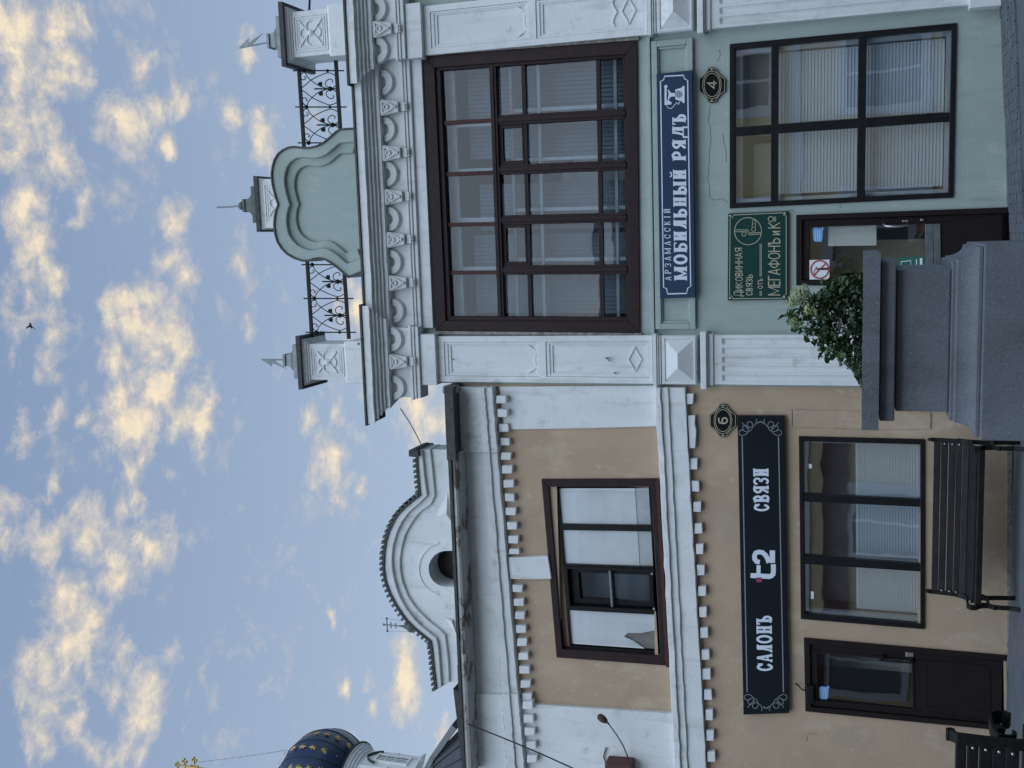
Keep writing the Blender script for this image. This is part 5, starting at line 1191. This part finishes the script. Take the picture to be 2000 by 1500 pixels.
for k in range(3):
    mb = MB(); l_, w_ = .062, .021 + .003 * k
    mb.add([(0, 0, 0), (l_ * .3, w_, .006), (l_ * .65, w_ * .8, .004), (l_, 0, -.010 - .004 * k), (l_ * .65, -w_ * .8, .004), (l_ * .3, -w_, .006), (l_ * .45, 0, -.006)], [(0, 6, 1), (1, 6, 2), (2, 6, 3), (3, 6, 4), (4, 6, 5), (5, 6, 0)])
    leaf_v.append(mb)
# silhouette of the shrub in px at the planter's axis: upper edge x as a function of y
edge = [(545, 1652), (552, 1625), (565, 1612), (590, 1540), (600, 1548), (622, 1542), (640, 1556), (655, 1575), (670, 1592), (690, 1618), (705, 1640), (720, 1658), (735, 1668), (748, 1676), (754, 1684)]
def top_at(y):
    for (a, xa), (b, xb) in zip(edge, edge[1:]):
        if a <= y <= b: return lerp(xa, xb, (y - a) / (b - a))
    return 1680
fol, dark = MB(), MB(); singles = []
def put_leaf(mb, p, s, rot):
    lv = leaf_v[rng.randrange(3)]; mb.add([p + rot @ (v * s) for v in lv.v], lv.f)
def rnd_rot(el=1.0): return Matrix.Rotation(rng.uniform(0, 6.28), 3, 'Z') @ Matrix.Rotation(rng.uniform(-1.0, .9) * el, 3, 'Y') @ Matrix.Rotation(rng.uniform(-.8, .8), 3, 'X')
for k in range(4200):
    y = rng.uniform(540, 754); t = rng.random() ** .8; te = top_at(y); x = lerp(te + 4, 1690, t); yy = YC + rng.uniform(-.42, .42) * (.5 + .5 * t)
    if 585 < y < 665 and x < 1600 and rng.random() < .72: continue
    loose = 600 < y < 720 and 1575 < x < 1680
    if loose and rng.random() < .55: continue
    p = P(x, y, yy); 
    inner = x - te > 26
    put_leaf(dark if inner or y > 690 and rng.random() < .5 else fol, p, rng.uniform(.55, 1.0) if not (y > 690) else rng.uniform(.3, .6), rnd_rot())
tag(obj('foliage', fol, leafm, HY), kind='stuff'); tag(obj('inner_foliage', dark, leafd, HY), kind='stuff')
for (x0, y0, x1, y1) in ((1545, 640, 1650, 640), (1532, 618, 1600, 600), (1538, 605, 1610, 590), (1583, 668, 1640, 650), (1600, 690, 1655, 670), (1575, 655, 1640, 620), (1622, 700, 1665, 690), (1548, 627, 1660, 615), (1565, 578, 1660, 590), (1580, 602, 1660, 610), (1560, 645, 1650, 660), (1604, 545, 1660, 560)):
    yy = YC + rng.uniform(-.3, .1); a, b = P(x1, y1, yy), P(x0, y0, yy); m = MB(); mid = a.lerp(b, .55) + Vector((jit(.02), jit(.03), .015)); m.tube([a, mid, b], [.006, .005, .003], 5); obj('stem', m, stemm, HY)
    for k in range(9):
        t = .3 + .7 * k / 8; p = a.lerp(b, t) if t > .55 else a.lerp(mid, t / .55); mb = MB(); put_leaf(mb, Vector((0, 0, 0)), rng.uniform(.75, 1.25), rnd_rot(.9)); mb.v = [v + p for v in mb.v]; obj('leaf', mb, leafm, HY)
for (x, y, r, mt) in ((1556, 580, .068, flowm), (1570, 568, .052, flowm), (1545, 590, .046, flowm), (1580, 603, .050, flowm), (1553, 630, .048, flowg), (1600, 683, .012, flowg), (1614, 687, .014, flowm), (1642, 712, .012, flowg), (1592, 608, .022, flowm)):
    p = P(x, y, YC - .22); m = MB()
    for k in range(int(150 * (r / .06) ** 1.2) + 14):
        d_ = Vector((rng.gauss(0, 1), rng.gauss(0, 1), rng.gauss(0, 1))).normalized(); q_ = p + Vector((d_.x, d_.y, d_.z * .85)) * r * rng.uniform(.75, 1.02); u = d_.orthogonal().normalized(); v = d_.cross(u); s_ = .0085
        m.add([q_ + u * s_, q_ + v * s_ * .9 + d_ * .003, q_ - u * s_, q_ - v * s_ * .9 + d_ * .003], [(0, 1, 2, 3)])
    o = obj('flower_head', m, mt, HY)

# ================================================================== far left: church, roofs
YD = 46.0
def church():
    ax = P(636, 1535, YD); bz = P(555, 1523, YD).z - ax.z
    r = (P(636, 1434, YD).x - ax.x); cxx = ax.x; cyy = YD
    ch = thing('church_tower', (cxx, cyy, 0), 'white church tower with a blue gold starred dome and gilt cross at the far left', 'church')
    c = (cxx, cyy, 0); zc = ax.z
    zb = zc - bz * .74; zk = zc + bz * 1.5
    pr = []
    for k in range(25):
        z = lerp(zb, zk, k / 24); u = (z - zc) / bz
        rad = r * math.sqrt(max(1 - u * u, 0)) if u < .80 else r * (.04 + .56 * max(1 - (u - .80) / .70, 0) ** 1.9)
        pr.append((max(rad, .12), z))
    m = MB(); m.lathe(c, pr, 8 * 4); obj('dome', m, domem, ch, smooth=True)
    NG = 16
    for k in range(NG):
        a = 2 * math.pi * (k + .5) / NG; m = MB(); m.tube([(cxx + (rr + .012) * math.cos(a), cyy + (rr + .012) * math.sin(a), zz_) for rr, zz_ in pr], .03, 4); obj('dome_seam', m, black, ch)
    for row in range(8):
        zi = 2.0 + row * 2.6
        i0 = int(zi); f_ = zi - i0
        if i0 + 1 >= len(pr): break
        rr = lerp(pr[i0][0], pr[i0 + 1][0], f_); zz_ = lerp(pr[i0][1], pr[i0 + 1][1], f_); drdz = (pr[i0 + 1][0] - pr[i0][0]) / (pr[i0 + 1][1] - pr[i0][1])
        for k in range(NG):
            a = 2 * math.pi * k / NG; ca, sa = math.cos(a), math.sin(a)
            if sa > .3: continue
            zr = zz_ + (.16 if k % 2 else -.16)
            n_ = Vector((ca, sa, -drdz)).normalized(); u = Vector((-sa, ca, 0)); v = n_.cross(u)
            p = Vector((cxx + rr * ca, cyy + rr * sa, zr)) + n_ * .05; m = MB(); pts = []
            R0 = .30 * min(1, rr / r + .15)
            for j in range(16):
                q_ = j * math.pi / 8; R_ = R0 if j % 2 == 0 else R0 * .38; pts.append(p + u * R_ * math.cos(q_) + v * R_ * math.sin(q_))
            m.add(pts + [p + n_ * .05], [(j, (j + 1) % 16, 16) for j in range(16)]); obj('star', m, goldm, ch)
    rb = r * .80; m = MB(); pr2 = []
    zt2 = zb
    for k in range(5): pr2 += [(rb * (1.02 - .045 * k), zt2 - .16 * k), (rb * (1.02 - .045 * k), zt2 - .16 * k - .10), (rb * (.99 - .045 * k), zt2 - .16 * k - .13)]
    m.lathe(c, [(rb * 1.06, zt2 + .05), (rb * 1.06, zt2)] , 32); obj('cornice_edge', m, flash, ch)
    m = MB(); m.lathe(c, pr2 + [(rb * .8, pr2[-1][1] - .05)], 32); obj('drum_cornice', m, white, ch)
    rd = rb * .84; zd0 = P(818, 1500, YD).z; m = MB(); m.lathe(c, [(rd, pr2[-1][1] - .02), (rd, zd0 - .6)], 32); obj('drum', m, white, ch)
    m = MB(); m.lathe(c, [(rd * 1.04, zd0 + .1), (rd * 1.16, zd0 - .05), (rd * 1.16, zd0 - .2), (rd * 1.05, zd0 - .3)], 32); obj('drum_base', m, white, ch)
    m = MB(); m.lathe(c, [(rd * 1.35, zd0 - .6), (rd * 1.35, 0)], 4); obj('tower', m, white, ch)
    for a in (-2.35, -1.57, -.78, 0, -3.14):
        ca, sa = math.cos(a), math.sin(a); u = Vector((-sa, ca, 0)); n_ = Vector((ca, sa, 0)); o_ = Vector((cxx, cyy, 0)) + n_ * (rd - .05); zt3 = pr2[-1][1] - .75; hh = (zt3 - zd0) * .75
        w_ = bpy.data.objects.new('drum_window', None); C.objects.link(w_); w_.parent = ch; w_.location = o_ + Vector((0, 0, zt3)) - ch.location
        bx = lambda m_, u0, u1, z0_, z1_, d0, d1: m_.hexa([o_ + u * u0 + n_ * d1 + Vector((0, 0, z0_)), o_ + u * u1 + n_ * d1 + Vector((0, 0, z0_)), o_ + u * u1 + n_ * d1 + Vector((0, 0, z1_)), o_ + u * u0 + n_ * d1 + Vector((0, 0, z1_))], [o_ + u * u0 + n_ * d0 + Vector((0, 0, z0_)), o_ + u * u1 + n_ * d0 + Vector((0, 0, z0_)), o_ + u * u1 + n_ * d0 + Vector((0, 0, z1_)), o_ + u * u0 + n_ * d0 + Vector((0, 0, z1_))])
        m = MB(); bx(m, -.34, .34, zt3 - hh, zt3 - .1, 0, .075); obj('dark_pane', m, opp_dark, w_)
        m = MB(); bx(m, -.5, -.34, zt3 - hh - .1, zt3, 0, .16); bx(m, .34, .5, zt3 - hh - .1, zt3, 0, .16); bx(m, -.339, .339, zt3 - .12, zt3, 0, .15); bx(m, -.339, .339, zt3 - hh - .1, zt3 - hh, 0, .15)
        for k in (-.1, .1): bx(m, k - .03, k + .03, zt3 - hh, zt3 - .12, 0, .1)
        for z_ in (.3, .6): bx(m, -.339, .339, zt3 - hh * z_ - .03, zt3 - hh * z_ + .03, 0, .105)
        obj('window_surround', m, opp_white, w_)
        m = MB(); m.strap([o_ + n_ * .12 + u * x_ + Vector((0, 0, zt3 + z_)) for x_, z_ in ((-.75, -.2), (-.62, .1), (-.35, .42), (0, .62), (.35, .42), (.62, .1), (.75, -.2))], n_, .16, .06); obj('window_hood', m, flash, w_)
        a2 = a + .39; n2 = Vector((math.cos(a2), math.sin(a2), 0)); b_ = Vector((cxx, cyy, 0)) + n2 * rd; m = MB(); m.tube([b_ + Vector((0, 0, zd0)), b_ + Vector((0, 0, pr2[-1][1]))], .14, 10); m.tube([b_ + Vector((0, 0, zt3 - hh * .5 - .1)), b_ + Vector((0, 0, zt3 - hh * .5 + .1))], .18, 10); obj('drum_column', m, white, ch, smooth=False)
    # cross with guy chains
    cr_ = bpy.data.objects.new('cross', None); C.objects.link(cr_); cr_.parent = ch; cr_.location = (0, 0, zk)
    e0 = P(379, 1481, YD); h1 = e0.z; L_ = e0.x - cxx
    m = MB(); m.ball((cxx, cyy, zk + .3), .22, 12, 8); m.tube([(cxx, cyy, zk - .3), (cxx, cyy, h1 + 1.4)], .07, 6)
    m.tube([(cxx - L_, cyy, h1), (cxx + L_ - .1, cyy, h1)], .06, 6); m.tube([(cxx - L_ * .5, cyy, h1 + .8), (cxx + L_ * .5, cyy, h1 + .8)], .05, 6)
    for (dx, dz) in ((-L_, 0), (L_ - .13, 0), (0, 1.4), (-L_ * .5, .8), (L_ * .5, .8)):
        for a in (0, 1.57, 3.14, 4.71): m.ball((cxx + dx + .16 * math.cos(a), cyy, h1 + dz + .16 * math.sin(a)), .10, 8, 5)
    for s_ in (-.25, .25): m.ball((cxx + L_ - .55, cyy, h1 + s_), .08, 8, 5); m.tube([(cxx + L_ - .55, cyy, h1), (cxx + L_ - .55, cyy, h1 + s_)], .035, 4)
    obj('cross_bars', m, goldm, cr_)
    for e_, s0 in ((P(582, 1462, YD - .5), Vector((cxx + L_ - .3, cyy, h1 - .1))), (Vector((cxx - 1.6, cyy - .6, zc + .9)), Vector((cxx - L_ + .3, cyy, h1 - .1)))):
        m = MB(); pts = [s0.lerp(e_, k / 14) + Vector((0, 0, -.16 * math.sin(math.pi * k / 14))) for k in range(15)]; m.tube(pts, .014, 4)
        for k in range(1, 14): m.ball(pts[k], .035, 6, 4)
        obj('guy_chain', m, grey_metal, cr_)
church()
YS = 58.0
cp_ = P(803, 1224.5, YS); CU = thing('church_cupola', (cp_.x, YS, 0), 'small distant onion cupola with an openwork cross behind the curved gable', 'church')
rr = abs(P(803, 1214, YS).x - cp_.x); zc = cp_.z; m = MB(); m.lathe((cp_.x, YS, 0), [(rr * .6, zc - rr * 1.2), (rr, zc - rr * .3), (rr * .95, zc + rr * .2), (rr * .5, zc + rr * .9), (rr * .2, zc + rr * 1.6), (rr * .12, zc + rr * 2.4)], 16); obj('onion_dome', m, green_cap, CU, smooth=True)
m = MB(); m.lathe((cp_.x, YS, 0), [(rr * .55, zc - rr * 1.2), (rr * .55, zc - 4), (rr * 2.5, zc - 6), (rr * 2.5, 0)], 12); obj('cupola_drum', m, white, CU)
ct = P(750, 1226, YS).z; m = MB(); m.tube([(cp_.x, YS, zc + rr * 2.2), (cp_.x, YS, ct)], .05, 6); hh = ct - zc - rr * 2.2
for a, w_ in ((.80, .5), (.55, .24), (.25, .2)): m.tube([(cp_.x - w_, YS, ct - hh + hh * a), (cp_.x + w_, YS, ct - hh + hh * a)], .045, 5)
for s_ in (-1, 1):
    m.tube([(cp_.x + s_ * .5, YS, ct - hh + hh * .8), (cp_.x + s_ * rr * .9, YS, zc + rr * .4)], .012, 4); m.ball((cp_.x + s_ * .5, YS, ct - hh + hh * .8), .1, 6, 4)
m.ball((cp_.x, YS, ct), .1, 6, 4); obj('cross', m, grey_metal, CU)
# neighbouring metal roof beyond the ochre house
NR = thing('neighbour_house', tuple(P(900, 1500, 2.5)), 'dark sheet metal roof of the next house at the far left', 'building')
def roof_poly(px, Ya, Yb, nm, mt): m = MB(); m.pprism(px, Ya, Yb); obj(nm, m, mt, NR)
roof_poly([(885, 1345), (898, 1352), (930, 1520), (905, 1520), (893, 1412)], 1.4, 2.6, 'eave_board', flash)
a = [P(910, 1418, 2.5), P(915, 1560, 2.5), P(838, 1560, 5.5), P(846, 1482, 5.5)]; m = MB(); m.hexa(a, [p + Vector((0, .3, -.3)) for p in a]); obj('roof_slope', m, slate_metal, NR)
for k in range(6):
    y0 = lerp(1418, 1560, k / 5); y1 = lerp(1482, 1560, k / 5); m = MB(); m.strap([P(910, y0, 2.45), P(lerp(846, 838, k / 5), y1, 5.45)], (1, 0, 0), .03, .08); obj('roof_seam', m, slate_metal, NR)
m = MB(); m.strap([P(893, 1412, 2.4), P(848, 1476, 5.4), P(836, 1500, 5.4)], (0, 1, 0), .3, .10); obj('ridge_cap', m, grey_metal, NR)
zz0 = P(915, 1500, 2.6).z; m = MB(); m.box(-16, P(910, 1425, 2.6).x, 2.7, 9, 0, zz0 - .1); obj('wall', m, orangep, NR)

# ================================================================== wires, lamp, bird, red canopy
def wire(nm, px, r, lab, cat, m_, sag=.1):
    pts = [P(*p) for p in px]; a, b = pts[0], pts[-1]
    if len(pts) == 2: pts = [a.lerp(b, k / 10) + Vector((0, 0, -sag * math.sin(math.pi * k / 10))) for k in range(11)]
    m = MB(); m.tube(pts, r, 5); o = obj(nm, m, m_, org=a); return tag(o, lab, cat)
wire('overhead_wire', [(914, 1414, -.43), (1150, 1515, -1.6)], .009, 'thin black wire running down from the ochre house gutter', 'wire', iron, .06)
wire('overhead_wire', [(782, 798, -.3), (824, 872, -.12)], .007, 'short pale wire from the green cornice to the curved gable', 'wire', wirem, .02)
LM = thing('wall_lamp', tuple(P(1185, 1405, -.25)), 'old rusty lamp on a curved rod before the white wall strip', 'lamp')
m = MB(); a, b = P(1168, 1397, -.32), P(1186, 1411, -.30); d_ = (b - a).normalized(); m.tube([a, a.lerp(b, .15), a.lerp(b, .5), a.lerp(b, .85), b], [.02, .042, .048, .035, .014], 10); obj('lamp_housing', m, rust, LM, smooth=True)
m = MB(); m.tube([P(x, y, Y_) for x, y, Y_ in ((1186, 1411, -.30), (1192, 1418, -.30), (1205, 1436, -.28), (1218, 1458, -.22), (1226, 1478, -.14), (1232, 1512, -.02))], .008, 6); m.ball(P(1188, 1413, -.3), .016, 8, 5); obj('curved_rod', m, rust, LM)
m = MB(); m.tube([P(x, y, -.08) for x, y in ((1184, 1460), (1181, 1470), (1179, 1478), (1183, 1490), (1190, 1500))], .009, 5); tag(obj('wall_hook', m, rust, org=P(1182, 1475, -.06)), 'small rusty hook stuck in the white wall strip at the left edge', 'hook')
m = MB(); m.pprism([(1181, 1492), (1232, 1496), (1232, 1530), (1181, 1530)], -.30, -.06); tag(obj('red_box', m, maroon, bevel=.01, org=P(1200, 1515, -.1)), 'dark red metal box on the white wall strip at the left edge', 'box')
BI = thing('bird', tuple(P(60, 636, 30)), 'small dark bird flying high among the clouds', 'bird')
bc = P(60, 636, 30); m = MB(); m.tube([bc + Vector((-.16, 0, -.05)), bc + Vector((-.05, 0, 0)), bc + Vector((.08, 0, .02)), bc + Vector((.16, 0, .04))], [.01, .05, .05, .012], 8); obj('body', m, featherm, BI)
for s_ in (-1, 1): m = MB(); m.loft([[bc + Vector((.05, 0, .02)), bc + Vector((-.05, 0, .02)), bc + Vector((-.05, 0, .01)), bc + Vector((.05, 0, .01))], [bc + Vector((-.06, s_ * .2, .10)), bc + Vector((-.12, s_ * .2, .09)), bc + Vector((-.12, s_ * .2, .085)), bc + Vector((-.06, s_ * .2, .095))], [bc + Vector((-.2, s_ * .33, .0)), bc + Vector((-.22, s_ * .33, .0)), bc + Vector((-.22, s_ * .33, -.004)), bc + Vector((-.2, s_ * .33, -.004))]]); obj('wing', m, featherm, BI)

# ================================================================== the street's other side (seen in the window glass)
YO = -17.0
OP = thing('yellow_building', (0, YO, 0), 'yellow three storey house with white window surrounds across the street', 'building')
HO = 9.2
m = MB(); m.box(-26, 26, YO - 8, YO, -.3, HO); obj('wall', m, opp_wall, OP)
m = MB(); m.box(-26.2, 26.2, YO - 8.2, YO + .35, HO + .01, HO + .4); obj('cornice', m, opp_white, OP)
m = MB(); m.box(-26, 26, YO + .001, YO + .12, 3.95, 4.2); obj('string_course', m, opp_white, OP)
m = MB(); m.add([(-26.2, YO + .3, HO + .41), (26.2, YO + .3, HO + .41), (26.2, YO - 4, HO + 2), (-26.2, YO - 4, HO + 2), (26.2, YO - 8.2, HO + .41), (-26.2, YO - 8.2, HO + .41)], [(0, 1, 2, 3), (3, 2, 4, 5)]); obj('roof', m, slate_metal, OP)
for k in range(13):
    x = -24 + k * 4.0
    for z0, z1, hw_ in ((.9, 2.8, .85), (4.7, 6.7, .7), (7.2, 8.6, .6)):
        w_ = bpy.data.objects.new('window', None); C.objects.link(w_); w_.parent = OP; w_.location = (x, 0, z0)
        m = MB(); m.box(x - hw_, x + hw_, YO + .001, YO + .03, z0, z1); obj('pane', m, opp_dark, w_)
        m = MB()
        for a0, a1, b0, b1 in ((x - hw_ - .25, x - hw_, z0 - .2, z1 + .25), (x + hw_, x + hw_ + .25, z0 - .2, z1 + .25), (x - hw_ + .001, x + hw_ - .001, z1, z1 + .25), (x - hw_ + .001, x + hw_ - .001, z0 - .2, z0)): m.box(a0, a1, YO + .001, YO + .12, b0, b1)
        m.box(x - .04, x + .04, YO + .031, YO + .06, z0 + .001, z1 - .001); obj('frame', m, opp_white, w_)
m = MB(); m.box(-13, -1.0, YO + .13, YO + .22, 2.95, 3.6); tag(obj('wine_sign_board', m, winem, OP))
